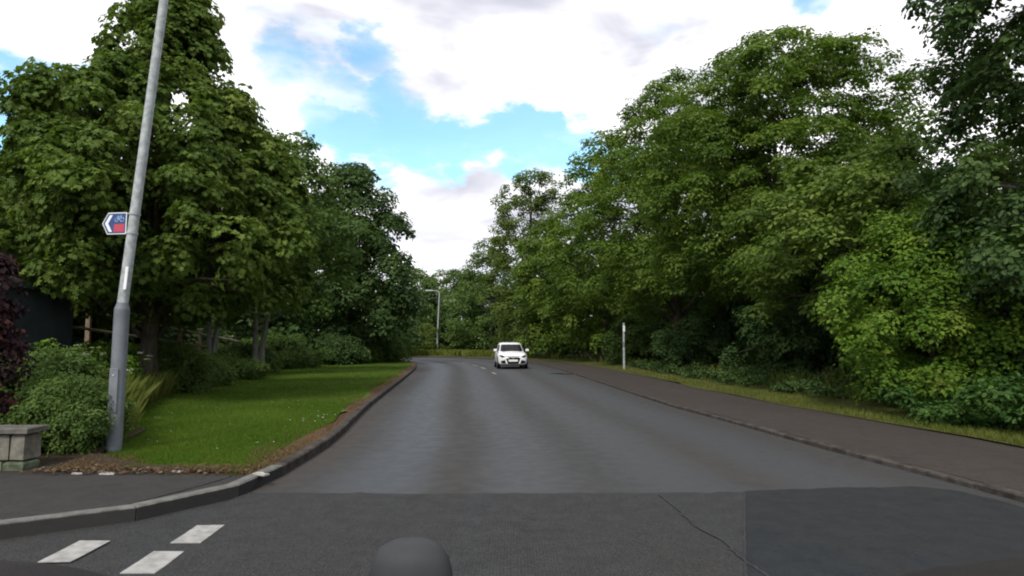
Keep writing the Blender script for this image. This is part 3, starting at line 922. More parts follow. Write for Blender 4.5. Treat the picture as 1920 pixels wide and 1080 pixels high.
# --- woods behind, read as one mass
def wood_mass(name, spots, seed, mat, ncl=90, **kw):
    rng = np.random.default_rng(seed)
    Cs, Os = [], []
    for x, y, h, r in spots:
        C, O = crown_points(rng, [(.1, r * .8), (h * .35, r), (h * .7, r * .8), (h, .5)], ncl, rough=.12)
        Cs.append(C + np.array([x, y, .2]))
        Os.append(O)
    C, O = np.vstack(Cs), np.vstack(Os)
    ct = np.clip(.4 + rng.normal(0, .2, len(C)), 0, 1)
    me = leaves_mesh(name, *spray_leaves(rng, C, O, ct, dict(dict(FAR, sprays=11, leaves=5, L=.42, cr=1.2), **kw)), 'kite', mat)
    tag(link(bpy.data.objects.new(name, me)), kind='stuff')


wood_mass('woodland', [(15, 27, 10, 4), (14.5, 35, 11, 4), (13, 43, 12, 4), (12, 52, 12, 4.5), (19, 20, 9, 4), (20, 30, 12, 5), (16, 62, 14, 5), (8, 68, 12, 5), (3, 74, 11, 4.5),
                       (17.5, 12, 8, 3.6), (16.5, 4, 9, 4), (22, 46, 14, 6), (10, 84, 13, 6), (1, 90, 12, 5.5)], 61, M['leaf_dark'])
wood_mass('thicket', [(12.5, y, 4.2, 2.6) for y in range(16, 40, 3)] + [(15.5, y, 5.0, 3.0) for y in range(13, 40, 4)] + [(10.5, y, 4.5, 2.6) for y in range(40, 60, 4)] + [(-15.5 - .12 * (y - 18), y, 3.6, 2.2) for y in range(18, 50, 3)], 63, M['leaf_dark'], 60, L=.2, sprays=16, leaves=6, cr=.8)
wood_mass('woodland', [(-18, 27, 6, 3.6), (-17, 36, 7, 4), (-17, 45, 7, 4), (-20, 55, 9, 5), (-26, 24, 7, 5), (-27, 38, 9, 5), (-22, 70, 9, 5), (-30, 84, 11, 6), (-22, 96, 11, 6), (-15, 104, 11, 6), (-4, 104, 11, 6), (-24, 13, 6, 4)], 62, M['leaf_dark'])


# --- shrubs on the left
make_tree('copper_shrub', 'dark purple-red leaved shrub at the left edge behind the stone wall', 'shrub', -6.22, 7.2, [(.25, .2), (.9, .28), (1.5, .28), (1.9, .2), (2.3, .08)],
          dict(BUSH, L=.07, droop=.6, cr=.26), M['leaf_red'], 71, z0=.1, ncl=52, limbs=14, trunk_r=.05, tint0=.32)
make_tree('hedge_bush', 'dense green bush between the stone wall and the foot of the lamp post', 'bush', -5.38, 7.5, [(.05, .36), (.35, .44), (.6, .38), (.82, .2)],
          dict(BUSH, L=.042, cr=.17, up=.3, sprays=17), M['leaf_mid'], 72, z0=.12, ncl=150, limbs=10, trunk_r=.05, rough=.2)
make_tree('hedge_bush', 'pale green weedy bush standing taller just behind the dense one', 'bush', -6.5, 8.8, [(.05, .5), (.4, .7), (.7, .6), (1.05, .28)],
          dict(BUSH, L=.055, cr=.24, up=.4), M['leaf_mid'], 73, z0=.15, ncl=100, limbs=8, trunk_r=.04, rough=.25)
for i, (x, y, h, r, m, lab) in enumerate([
        (-9.0, 16.2, 1.1, 1.2, 'leaf_mid', 'shaded low bush bulging onto the lawn under the big maple'),
        (-9.9, 18.9, .8, 1.1, 'leaf_mid', 'sprawling green bush on the lawn edge below the fence rail'),
        (-10.9, 22.5, .75, 1.3, 'leaf_mid', 'low green bush in front of the forked pale trunk'),
        (-12.0, 27.5, .9, 1.4, 'leaf_mid', 'green bush at the foot of the pale twin trunk'),
        (-12.7, 33.0, 1.5, 1.7, 'leaf_mid', 'spreading bush near the far end of the lawn, in front of the dark rounded tree'),
        (-11.0, 38.5, 1.6, 1.8, 'leaf_dark', 'thick bush under the dark rounded tree on its left'),
        (-9.6, 43.2, 1.9, 1.7, 'leaf_mid', 'bush at the right foot of the dark rounded tree beside the kerb'),
        (-9.9, 47.6, 2.6, 1.6, 'leaf_mid', 'tall bush where the lawn ends at the bend')]):
    make_tree('lawn_bush', lab, 'bush', x, y, [(.02, r * .8), (h * .4, r), (h * .75, r * .75), (h, r * .3)],
              dict(BUSH, L=.075 if y < 24 else .13, up=.45, cr=.34 if y < 24 else .5), M[m], 80 + i, z0=float(lawn_z(np.array(x), np.array(y))),
              ncl=105, limbs=6, trunk_r=.04, rough=.24)


# ------------------------------------------------------------------ grass and ground cover
def blades(name, P, H, W, tint, mat, lean=.35, seed=0):
    rng = np.random.default_rng(seed + 5000)
    n = len(P)
    th = rng.uniform(0, 2 * np.pi, n)
    side = np.stack([np.cos(th), np.sin(th), 0 * th], 1)
    bend = np.stack([-np.sin(th), np.cos(th), 0 * th], 1) * (rng.normal(0, lean, n) * H)[:, None]
    up = np.array([0, 0, 1.0]) * H[:, None]
    V = np.stack([P - side * W[:, None] / 2, P + side * W[:, None] / 2, P + bend * .45 + up * .62 + side * W[:, None] * .3, P + bend + up], 1).reshape(-1, 3)
    b = (np.arange(n) * 4)[:, None]
    F = np.concatenate([b + np.array([[0, 1, 2]]), b + np.array([[0, 2, 3]])])
    me = mesh_np(name, V, F, mat, False, {'tint': np.repeat(tint, 4)})
    return tag(link(bpy.data.objects.new(name, me)), kind='stuff')


def in_poly(x, y, poly):
    c = np.zeros(len(x), bool)
    j = len(poly) - 1
    for i in range(len(poly)):
        xi, yi = poly[i]
        xj, yj = poly[j]
        c ^= ((yi > y) != (yj > y)) & (x < (xj - xi) * (y - yi) / (yj - yi + 1e-12) + xi)
        j = i
    return c


def grass_layer(name, poly, n, h, w, mat, zf, seed, power=1.0, ymin=6.0, patch=0.0, lean=.35, hy=0.0):
    rng = np.random.default_rng(seed)
    poly = np.array(poly, float)
    x0, y0 = poly.min(0)
    x1, y1 = poly.max(0)
    u = rng.uniform(size=n * 4)          # thicker near the road end, thinning with distance
    y = (1 / (y0 ** -power - u * (y0 ** -power - y1 ** -power))) ** (1 / power)
    x = rng.uniform(x0, x1, n * 4)
    k = in_poly(x, y, poly)
    x, y = x[k][:n], y[k][:n]
    f = .5 + .25 * np.sin(x * 2.3 + 1.2 * np.sin(y * 1.1)) + .25 * np.sin(y * 1.9 + 1.5 * np.sin(x * 1.7))
    if patch:
        k = rng.uniform(size=len(x)) < (1 - patch) + patch * f
        x, y, f = x[k], y[k], f[k]
    H = h * rng.uniform(.5, 1.3, len(x)) * (1 + hy * (y - y0) / (y1 - y0)) * (1 + (.5 * (f - .5) if patch else 0))
    W = w * rng.uniform(.6, 1.4, len(x)) * (1 + .05 * np.maximum(0, y - 8))
    return blades(name, np.stack([x, y, zf(x, y)], 1), H, W, np.clip(.2 + .5 * f + rng.normal(0, .18, len(x)), 0, 1), mat, lean, seed)


lz = lambda x, y: lawn_z(x, y) + .015
kerb_back = [tuple(p) for p in soil_b[::6] if p[1] < 50]
lawn_poly = kerb_back + [(-10.2, 47), (-12.3, 36), (-10.5, 22), (-8.1, 13.2), (-6.0, 9.6), (-4.9, 7.75), (-4.66, 7.1), (-3.9, 6.42), (-3.0, 6.3)]
grass_layer('lawn_grass', lawn_poly, 190000, .042, .006, M['grass'], lz, 1, power=1.0)
edge_poly = [tuple(p) for p in offset(lawn_k, .02)[::5] if p[1] < 40] + [tuple(p) for p in offset(lawn_k, .55)[::-5] if p[1] < 40]
grass_layer('dry_edge_grass', edge_poly, 16000, .05, .008, M['grass_dry'], lambda x, y: 0 * x + PZ, 2, power=1.0, patch=.8, lean=.7)
grass_layer('dry_edge_grass', [(-4.7, 6.3), (-3.8, 6.32), (-2.65, 6.18), (-2.75, 6.42), (-3.8, 6.55), (-4.3, 7.1), (-4.75, 7.1)], 5000, .05, .008, M['grass_dry'], lambda x, y: 0 * x + PZ + .02, 3, patch=.6, lean=.7)
weed_poly = [(-6.3, 10.0), (-7.7, 13.2), (-10.4, 22), (-12.2, 36), (-10.2, 47), (-13, 50), (-17, 36), (-14, 22), (-12, 13), (-8.6, 10.2)]
grass_layer('tall_weeds', weed_poly, 90000, .50, .006, M['grass_long'], lz, 4, power=1.0, patch=.5, lean=.3)
grass_layer('tall_weeds', [(-5.0, 8.1), (-5.6, 7.9), (-6.6, 8.1), (-8.6, 9.6), (-7.6, 10.6), (-5.6, 9.3)], 9000, .40, .006, M['grass_long'], lambda x, y: 0 * x + .15, 14, power=1.0, patch=.6, lean=.25)
vp = [tuple(p) for p in offset(pw, 0.04) if 4 < p[1] < 62 and p[0] > -6]
vq = [tuple(p) for p in offset(pw, -1.5) if 4 < p[1] < 62 and p[0] > -6]
grass_layer('verge_grass', vp[::3] + vq[::-3], 70000, .085, .008, M['grass_long'], lambda x, y: 0 * x + .1, 5, power=1.0, patch=.6)
vq2 = [tuple(p) for p in offset(pw, -3.4) if 4 < p[1] < 62 and p[0] > -6]
grass_layer('verge_weeds', vq[::3] + vq2[::-3], 26000, .42, .014, M['grass_long'], lambda x, y: 0 * x + .14, 6, power=1.0, patch=.7)
grass_layer('far_verge_grass', [(-40, 71), (-24, 70.8), (-8.2, 67.4), (-1, 61), (2, 64), (-6, 74), (-40, 78)], 16000, .55, .05, M['grass_long'], lambda x, y: 0 * x + .15, 7, power=1.0)


# low leafy plants
def leafy_patch(name, poly, n, hgt, L, mat, zf, seed):
    rng = np.random.default_rng(seed)
    poly = np.array(poly, float)
    x0, y0 = poly.min(0)
    x1, y1 = poly.max(0)
    x, y = rng.uniform(x0, x1, n * 5), rng.uniform(y0, y1, n * 5)
    k = in_poly(x, y, poly)
    x, y = x[k][:n], y[k][:n]
    h = hgt * (0.55 + .35 * np.sin(x * 3.1 + 2 * np.sin(y * 2.0)) + .25 * np.sin(y * 3.7)) * rng.uniform(.55, 1.1, len(x))
    C = np.stack([x, y, zf(x, y) + np.maximum(.04, h)], 1)
    ct = np.clip(.45 + rng.normal(0, .2, len(x)), 0, 1)
    O = np.tile([0, 0, 1.0], (len(x), 1))
    me = leaves_mesh(name, *spray_leaves(rng, C, O, ct, dict(sprays=5, leaves=6, L=L, cr=.14, flat=.8, up=.8, droop=.3, spread=1.1, shape='oval')), 'oval', mat)
    return tag(link(bpy.data.objects.new(name, me)), kind='stuff')


leafy_patch('nettle_patch', [(6.95, 6.6), (6.85, 8.6), (6.6, 10.4), (6.5, 11.2), (8.2, 11.5), (10.5, 9.2), (10.2, 6.4)], 900, .62, .085, M['leaf_nettle'], lambda x, y: 0 * x + .12, 91)
leafy_patch('undergrowth', [(7.0, 14.0), (6.6, 19), (6.5, 27), (6.4, 34), (9.6, 34), (10.4, 22), (10.5, 14)], 1100, .34, .09, M['leaf_dark'], lambda x, y: 0 * x + .15, 92)
leafy_patch('undergrowth', [(-6.2, 9.6), (-6.6, 10.4), (-8.1, 13.4), (-10.4, 21.5), (-13.5, 21.5), (-11, 13), (-7.9, 9.4)], 2300, .9, .07, M['leaf_hawthorn'], lz, 93)
leafy_patch('undergrowth', [(-12.0, 30), (-12.6, 36.5), (-10.6, 46.6), (-14, 50), (-17, 36), (-15, 28)], 1000, 1.0, .13, M['leaf_hawthorn'], lz, 94)


leafy_patch('undergrowth', [(-5.6, 8.0), (-6.0, 7.8), (-7.2, 8.0), (-8.8, 9.8), (-7.8, 10.6), (-6.3, 9.4)], 1100, .85, .055, M['leaf_mid'], lambda x, y: 0 * x + .15, 95)


# cow parsley heads and daisies
def flowers(name, spots, r, nfl, zf, hgt, seed):
    rng = np.random.default_rng(seed)
    m = MB()
    for x, y in spots:
        z = float(zf(np.array(x), np.array(y))) + hgt * rng.uniform(.85, 1.15)
        for k in range(nfl):
            a, q = rng.uniform(0, 6.28), r * math.sqrt(rng.uniform())
            c = np.array([x + q * math.cos(a), y + q * math.sin(a), z + rng.uniform(-.01, .02)])
            s = .011 if nfl > 1 else r
            m.add([c + (s, 0, 0), c + (0, s, .002), c + (-s, 0, 0), c + (0, -s, .002)], [(0, 1, 2, 3)])
    return tag(m.build(name, M['petal']), kind='stuff')


rngf = np.random.default_rng(8)
flowers('cow_parsley', [(-5.75, 9.0), (-5.5, 8.9), (-5.95, 8.6), (-7.1, 12.0), (-7.4, 12.6), (-7.0, 11.6), (-6.9, 10.4), (-6.5, 9.2), (-8.1, 14.4)], .06, 22, lz, 1.05, 9)
dx = rngf.uniform(-9, -2.8, 700)
dy = rngf.uniform(7, 20, 700)
kk = in_poly(dx, dy, lawn_poly)
flowers('daisies', list(zip(dx[kk][:90], dy[kk][:90])), .012, 1, lz, .05, 10)
flowers('clover_flowers', [(-3.25 + rngf.normal(0, .16), 10.2 + rngf.normal(0, .3)) for _ in range(10)], .016, 1, lz, .07, 12)

# fallen leaves along the back of the corner path
m_ = 420
lx = rngf.uniform(-4.9, -2.65, m_)
ly = 6.26 + np.abs(rngf.normal(0, .16, m_)) - .06
A = rngf.normal(size=(m_, 3)) * np.array([1, 1, .15])
N = np.array([0, 0, 1.0]) + rngf.normal(0, .3, (m_, 3))
me = leaves_mesh('fallen_leaves', np.stack([lx, ly, np.full(m_, PZ + .03) + rngf.uniform(0, .02, m_)], 1), A, N, rngf.uniform(.02, .06, m_), rngf.uniform(0, 1, m_), 'oval', M['dead_leaf'])
tag(link(bpy.data.objects.new('fallen_leaves', me)), kind='stuff')


def litter(x, y, z, L, W, rz, label):
    r = random.Random(int(x * 100))
    nx, ny = 5, 4
    vs = []
    for j in range(ny):
        for i in range(nx):
            u, v = i / (nx - 1) - .5, j / (ny - 1) - .5
            h = .008 + r.uniform(0, .014)
            X, Y = u * L + r.uniform(-.008, .008), v * W + r.uniform(-.008, .008)
            vs.append((X * math.cos(rz) - Y * math.sin(rz), X * math.sin(rz) + Y * math.cos(rz), h))
    n = len(vs)
    vs += [(a, b, .002) for a, b, c in vs]
    fs = [(j * nx + i, j * nx + i + 1, (j + 1) * nx + i + 1, (j + 1) * nx + i) for j in range(ny - 1) for i in range(nx - 1)]
    fs += [tuple(n + q for q in reversed(f)) for f in fs]
    ring = [i for i in range(nx)] + [nx * (j + 1) - 1 for j in range(1, ny)] + [(ny - 1) * nx + i for i in range(nx - 2, -1, -1)] + [j * nx for j in range(ny - 2, 0, -1)]
    fs += [(ring[k], n + ring[k], n + ring[(k + 1) % len(ring)], ring[(k + 1) % len(ring)]) for k in range(len(ring))]
    o = MB().add(vs, fs).build('litter', M['paper'])
    o.location = (x, y, z)
    return tag(o, label, 'litter', 'scraps of litter by the corner')


litter(-2.47, 6.19, PZ + .014, .16, .08, -.5, 'crumpled white paper lying on the kerb at the tip of the lawn')
litter(-4.0, 6.2, PZ + .014, .13, .035, .05, 'pale flat scrap on the footpath just left of the lamp post foot')
litter(-3.35, 6.28, PZ + .024, .11, .04, -.3, 'small whitish scrap where the lawn meets the footpath')
litter(-4.3, 6.22, PZ + .014, .09, .03, .2, 'tiny pale scrap on the footpath in front of the dense bush')


# ------------------------------------------------------------------ lamp posts
def lamp_post():
    root = empty('lamp_post', (-4.76, 7.48, PZ), 0, 'tall grey lamp post with thick base beside the lawn corner, blue sign clamped on', 'lamp post', 'lamp posts')
    lean = .078

    def at(z, dy=0):
        return (lean * max(0.0, z - 1.75), 0.0 + dy, z)
    MB().tube([at(-.1), at(.05), at(1.72)], [.085, .083, .083], 20).build('base_column', M['galv_dark'], root, True)
    MB().tube([at(1.721), at(1.80)], [.083, .060], 20).build('collar', M['galv_dark'], root, True)
    MB().tube([at(1.802), at(5.0), at(9.6)], [.060, .052, .042], 20).build('column', M['galv'], root, True)
    hx = at(9.6)[0]
    arm = [at(9.6), (hx + .05, -.02, 9.8), (hx + .4, -.2, 9.95), (hx + 1.1, -.55, 10.02)]
    MB().tube(arm, [.042, .036, .032, .03], 12).build('arm', M['galv'], root, True)
    lh = MB().box((hx + 1.4, -.7, 10.02), (.7, .26, .14), math.atan2(-.15, .3), .04).build('lantern', M['galv_dark'], root)
    MB().box((hx + 1.42, -.71, 9.935), (.5, .2, .03), math.atan2(-.15, .3), .01).build('diffuser', M['lamp_glass'], lh)
    dr = MB().box((0, -.081, .75), (.10, .014, .52), 0, .004).build('access_door', M['galv_dark'], root)
    MB().tube([(0, -.088, .93), (0, -.096, .93)], .012, 8).build('lock', M['galv'], dr, True)
    MB().prism([(-.017, 0), (.017, 0), (.017 + .017, .28), (-.017 + .017, .28)], (.050, -.058, 1.96), (1, 0, 0), (0, 0, 1), (0, 1, 0), .012).build('number_label', M['white_plastic'], root)
    for z in (2.66, 2.90):
        MB().tube([at(z - .012), at(z + .012)], [.066, .066], 18).build('clamp_band', M['galv'], root, True)
    return root


lamp_post()


def route_sign():
    zc = 2.88
    root = empty('direction_sign', (-4.90, 7.46, zc), R(-8), 'small blue arrow-shaped cycle route sign clamped to the leaning lamp post', 'sign')
    ax, ay, an = (1, 0, 0), (0, 0, 1), (0, -1, 0)

    def arrow(inset, hw=.165, hh=.135, tip=.075):
        k = inset
        return [(-hw - .0 + k * 1.15, 0), (-hw + tip + k * .55, hh - k), (hw - k, hh - k), (hw - k, -hh + k), (-hw + tip + k * .55, -hh + k)][::-1]
    MB().prism(arrow(0), (0, .0, 0), ax, ay, an, .006).build('white_border', M['white_plastic'], root)
    MB().prism(arrow(.011), (0, -.0062, 0), ax, ay, an, .0016).build('blue_panel', M['sign_blue'], root)
    # chevron
    ch = [(-.122, 0), (-.060, .105), (-.020, .105), (-.078, 0), (-.020, -.105), (-.060, -.105)]
    MB().prism(ch[::-1], (-.004, -.0079, 0), ax, ay, an, .0014).build('chevron', M['white_plastic'], root)
    MB().prism([(-.006, -.108), (.140, -.108), (.140, -.010), (.004, -.010)], (0, -.0079, 0), ax, ay, an, .0014).build('red_panel', M['sign_red'], root)
    sy = MB()
    for cx in (.036, .106):
        ring = []
        for k in range(17):
            q = 2 * math.pi * k / 16
            ring.append((cx + .026 * math.cos(q), -.0100, .045 + .026 * math.sin(q)))
        sy.tube(ring, .0045, 5, False)
    for a, b in (((.036, .045), (.055, .082)), ((.055, .082), (.093, .082)), ((.055, .082), (.070, .045)), ((.070, .045), (.093, .082)), ((.036, .045), (.070, .045)), ((.106, .045), (.090, .095)), ((.083, .097), (.098, .093)), ((.046, .089), (.063, .089))):
        sy.tube([(a[0], -.0100, a[1]), (b[0], -.0100, b[1])], .0042, 5)
    sy.build('cycle_symbol', M['sign_sym'], root)
    for z in (.118, -.118):
        MB().box((.185, .012, z), (.06, .02, .018), 0, .003).build('clip', M['galv'], root)
    return root


route_sign()


def far_lamp():
    root = empty('lamp_post', (-9.6, 79.0, .2), 0, 'slender distant grey lamp post with a lantern arm, standing beyond the bend', 'lamp post', 'lamp posts')
    MB().tube([(0, 0, -.2), (.02, 0, 2.0)], [.13, .12], 12).build('base_column', M['galv'], root, True)
    MB().tube([(.02, 0, 2.0), (.12, 0, 5), (.22, 0, 7.9)], [.10, .09, .075], 12).build('column', M['galv'], root, True)
    MB().tube([(.22, 0, 7.85), (.0, -.05, 8.0), (-.7, -.1, 8.08)], [.07, .055, .05], 8).build('arm', M['galv'], root, True)
    lt = MB().box((-1.1, -.12, 8.08), (.95, .32, .16), 0, .05).build('lantern', M['galv'], root)
    MB().box((-1.12, -.12, 7.985), (.7, .24, .03), 0, .01).build('diffuser', M['lamp_glass'], lt)


far_lamp()


def marker():
    root = empty('marker_post', (5.70, 31.4, .08), 0, 'slim pale grey post standing at the back of the right-hand footpath', 'post')
    MB().tube([(0, 0, -.2), (0, 0, 1.15)], .055, 12).build('lower_post', M['galv'], root, True)
    MB().tube([(0, 0, 1.15), (.005, 0, 1.42)], .057, 12).build('dark_band', M['galv_dark'], root, True)
    MB().tube([(.005, 0, 1.42), (.012, 0, 2.4)], .052, 12).build('upper_post', M['galv'], root, True)
    MB().box((.01, -.058, 2.1), (.10, .012, .3), 0, .003).build('plate', M['white_plastic'], root)


marker()


# ------------------------------------------------------------------ stone garden wall
def garden_wall():
    root = empty('stone_wall', (-4.98, 6.40, PZ), R(0), 'low rubble stone garden wall with a flat coping at the lower left edge', 'wall')
    r = random.Random(9)
    MB().box((-2.0, .11, .19), (3.94, .16, .40)).build('core', M['mortar'], root)

    def course(z0, z1, mat, wmin, wmax):
        x = -4.0
        while x < -.02:
            w = min(r.uniform(wmin, wmax), -x)
            if -x - w < .1:
                w = -x
            g = .022
            d = .21 + r.uniform(-.012, .012)
            MB().box((x + w / 2, .11, (z0 + z1) / 2), (w - g, d, z1 - z0 - g), 0, .016, .007).build('stone', mat, root)
            x += w
    course(.0, .105, M['stone_mossy'], .16, .34)
    course(.105, .385, M['stone'], .17, .30)
    x = -4.0
    while x < .02:
        w = min(.62, .04 - x)
        MB().box((x + w / 2, .11, .418), (w - .008, .30, .055), 0, .014, .005).build('coping_stone', M['cap_stone'], root)
        x += w


garden_wall()


# ------------------------------------------------------------------ timber fence
def rail_fence():
    root = empty('rail_fence', (-9.5, 15.6, .5), 0, 'weathered post and rail timber fence half hidden behind the lawn bushes', 'fence')
    a, b = np.array([-1.6, -3.0]), np.array([-5.4, 20.0])
    n = 11
    for i in range(n):
        p = a + (b - a) * i / (n - 1)
        zb = .34 - .12 * (i - 3)
        MB().box((p[0], p[1], zb + .45), (.11, .11, 2.15), .17, .01).build('post', M['wood'], root)
        MB().box((p[0], p[1], zb + 1.56), (.19, .19, .05), .17, .015).build('post_cap', M['wood_pale'], root)
        if i < n - 1:
            q = a + (b - a) * (i + 1) / (n - 1)
            for h, m in ((1.36, 'wood_pale'), (.85, 'wood')):
                MB().tube([(p[0] + .06, p[1] - .03, zb + h), (q[0] + .06, q[1] - .03, zb + h - .12)], .045, 6).build('rail', M[m], root)


rail_fence()


def outhouse():
    root = empty('outhouse', (-10.85, 12.0, .2), R(6), 'dark blue-grey outhouse with a pale fascia, glimpsed behind the weeds on the left', 'building')
    MB().box((0, 0, 1.1), (3.0, 2.2, 2.3)).build('wall', M['slate'], root)
    MB().prism([(-1.62, 2.252), (1.62, 2.252), (1.62, 2.34), (-1.62, 2.5)], (0, 1.3, 0), (1, 0, 0), (0, 0, 1), (0, -1, 0), 2.6).build('roof', M['slate'], root)
    MB().prism([(-1.66, 2.36), (1.66, 2.20), (1.66, 2.33), (-1.66, 2.49)], (0, -1.302, 0), (1, 0, 0), (0, 0, 1), (0, -1, 0), .03).build('fascia', M['slate'], root)
    for k in range(6):
        MB().box((.62 + k * .15, -1.112, 2.08), (.07, .02, .20), 0, .004).build('board', M['fascia'], root)


outhouse()


# ------------------------------------------------------------------ white hatchback
def hatchback():
    root = empty('car', (-.10, 36.6, 0.005), R(5), 'white hatchback car driving towards the camera on the right side of the road', 'car')
    ns = 28

    def sec(y, hw, zb, zt, e=.38):
        zc, hh = (zb + zt) / 2, (zt - zb) / 2
        o = []
        for k in range(ns):
            q = 2 * math.pi * k / ns
            c, s_ = math.cos(q), math.sin(q)
            z = zc + hh * math.copysign(abs(s_) ** e, s_)
            w = hw * (1 - .10 * max(0, (z - .62)) - .10 * max(0, .45 - z))
            o.append((w * math.copysign(abs(c) ** e, c), y, z))
        return o
    st = [(-1.93, .50, .30, .60), (-1.90, .66, .25, .68), (-1.82, .77, .21, .76), (-1.62, .83, .19, .85), (-1.25, .85, .18, .93), (-.85, .853, .18, .985),
          (0, .855, .18, .98), (1.0, .855, .18, 1.0), (1.55, .84, .2, 1.02), (1.82, .80, .25, 1.0), (1.93, .68, .32, .9)]
    vs = [v for s_ in st for v in sec(*s_)]
    fs = [(i * ns + k, i * ns + (k + 1) % ns, (i + 1) * ns + (k + 1) % ns, (i + 1) * ns + k) for i in range(len(st) - 1) for k in range(ns)]
    fs += [tuple(range(ns)), tuple((len(st) - 1) * ns + k for k in reversed(range(ns)))]
    MB().add(vs, fs).build('body', M['car_white'], root, True)
    # cabin rings: (z, y front, y rear, half width)
    rings = [(.95, -1.02, 1.80, .79), (1.10, -.76, 1.74, .76), (1.25, -.50, 1.66, .71), (1.38, -.26, 1.55, .655), (1.455, -.02, 1.42, .60), (1.49, .25, 1.15, .48), (1.50, .5, .9, .25)]
    nk = 48

    def ringpt(i, q, off=0.0):
        z, yf, yr, hw = i
        cy, hy = (yf + yr) / 2, (yr - yf) / 2
        e = .42
        c, s_ = math.cos(q), math.sin(q)
        x = (hw + off) * math.copysign(abs(c) ** e, c)
        y = cy + (hy + off) * math.copysign(abs(s_) ** e, s_)
        # the windscreen bows forward in its middle
        if s_ < 0:
            y -= .06 * (1 - (x / (hw + off)) ** 2) - .03
        return (x, y, z)
    vs = [ringpt(r_, 2 * math.pi * k / nk) for r_ in rings for k in range(nk)]
    fs = [(i * nk + k, i * nk + (k + 1) % nk, (i + 1) * nk + (k + 1) % nk, (i + 1) * nk + k) for i in range(len(rings) - 1) for k in range(nk)]
    fs.append(tuple((len(rings) - 1) * nk + k for k in range(nk)))
    MB().add(vs, fs).build('roof', M['car_white'], root, True)

    def lerp(z):
        for a, b in zip(rings, rings[1:]):
            if a[0] <= z <= b[0]:
                f = (z - a[0]) / (b[0] - a[0])
                return tuple(a[k] + (b[k] - a[k]) * f for k in range(4))

    def glass(name, q0, q1, z0, z1, nq=14, nz=6):
        pts = [ringpt(lerp(z0 + (z1 - z0) * j / nz), q0 + (q1 - q0) * i / nq, .008) for j in range(nz + 1) for i in range(nq + 1)]
        f = [(j * (nq + 1) + i, j * (nq + 1) + i + 1, (j + 1) * (nq + 1) + i + 1, (j + 1) * (nq + 1) + i) for j in range(nz) for i in range(nq)]
        return MB().add(pts, f).build(name, M['car_glass'], root, True)
    glass('windscreen', R(180 + 50), R(360 - 50), .985, 1.375)
    glass('rear_window', R(52), R(128), 1.05, 1.36)
    glass('side_window', R(180 + 2), R(180 + 40), 1.0, 1.35)
    glass('side_window', R(-40), R(-2), 1.0, 1.35)
    glass('side_window', R(4), R(36), 1.0, 1.35)
    glass('side_window', R(144), R(176), 1.0, 1.35)
    S = np.array(st)

    def front(x, z):
        """y of the body skin at (x, z), seen from the front"""
        for y in np.linspace(-1.93, -.9, 400):
            hw, zb, zt = (np.interp(y, S[:, 0], S[:, c]) for c in (1, 2, 3))
            zc, hh = (zb + zt) / 2, (zt - zb) / 2
            w = hw * (1 - .10 * max(0, z - .62) - .10 * max(0, .45 - z))
            if abs(z - zc) < hh and (abs(x) / w) ** (2 / .38) + (abs(z - zc) / hh) ** (2 / .38) <= 1:
                return float(y)
        return -.9

    def onface(name, poly, mat, lift=.012, thick=.05, parent=root):
        """a panel following the nose: outline densified, each point lifted off the skin"""
        P = []
        for a, b in zip(poly, poly[1:] + poly[:1]):
            P += [(a[0] + (b[0] - a[0]) * f / 3, a[1] + (b[1] - a[1]) * f / 3) for f in range(3)]
        cx, cz = sum(p[0] for p in P) / len(P), sum(p[1] for p in P) / len(P)
        R2 = [(cx + (x - cx) * .5, cz + (z - cz) * .5) for x, z in P]
        fpt = lambda q, d: (q[0], front(*q) - d, q[1])
        n = len(P)
        vs = [fpt(p, -thick) for p in P] + [fpt(p, lift) for p in P] + [fpt(p, lift) for p in R2] + [fpt((cx, cz), lift)]
        fs = []
        for i in range(n):
            j = (i + 1) % n
            fs += [(i, j, n + j, n + i), (n + i, n + j, 2 * n + j, 2 * n + i), (2 * n + i, 2 * n + j, 3 * n)]
        return MB().add(vs, fs).build(name, mat, parent)
    onface('grille', [(-.44, .72), (-.30, .29), (.30, .29), (.44, .72)], M['black_plastic'])
    MB().box((0, -1.957, .47), (.52, .014, .115), 0, .003).build('number_plate', M['plate'], root)
    MB().tube([(0, -1.945, .63), (0, -1.962, .63)], .06, 14).build('badge', M['chrome'], root, True)
    for s in (-1, 1):
        hl = onface('headlight', [(s * x, z) for x, z in ((.45, .66), (.62, .63), (.75, .69), (.79, .83), (.70, .79), (.52, .72))][::s], M['black_plastic'], .012)
        onface('lens', [(s * x, z) for x, z in ((.62, .67), (.71, .70), (.74, .76), (.64, .73))][::s], M['lamp_glass'], .018, .03, hl)
        onface('fog_lamp_recess', [(s * x, z) for x, z in ((.40, .31), (.66, .32), (.70, .45), (.46, .50))][::s], M['black_plastic'], .012)
        mr = MB()
        mr.box((s * .935, -.62, 1.045), (.19, .10, .135), 0, .035)
        ms = mr.build('mirror', M['car_white'], root, bevel=.015)
        MB().box((s * .84, -.62, 1.0), (.10, .05, .04)).build('mirror_arm', M['black_plastic'], ms)
        for y in (-1.22, 1.22):
            wx = s * .765
            arch = MB().tube([(s * .80, y, .31), (s * .862, y, .31)], [.365, .362], 28).build('wheel_arch', M['black_plastic'], root, True)
            w = MB().tube([(wx - s * .09, y, .30), (wx - s * .085, y, .30), (wx + s * .085, y, .30), (wx + s * .105, y, .30)], [.27, .30, .30, .28], 28).build('wheel', M['rubber'], root, True)
            rim = MB().tube([(wx + s * .100, y, .30), (wx + s * .112, y, .30)], [.205, .20], 20)
            rim.build('rim', M['alloy'], w, True)
    MB().box((0, -1.80, .21), (1.30, .22, .05), 0, .01).build('splitter', M['black_plastic'], root)
    MB().box((0, -.97, .995), (1.2, .05, .02), 0, .004).build('wiper_cowl', M['black_plastic'], root)
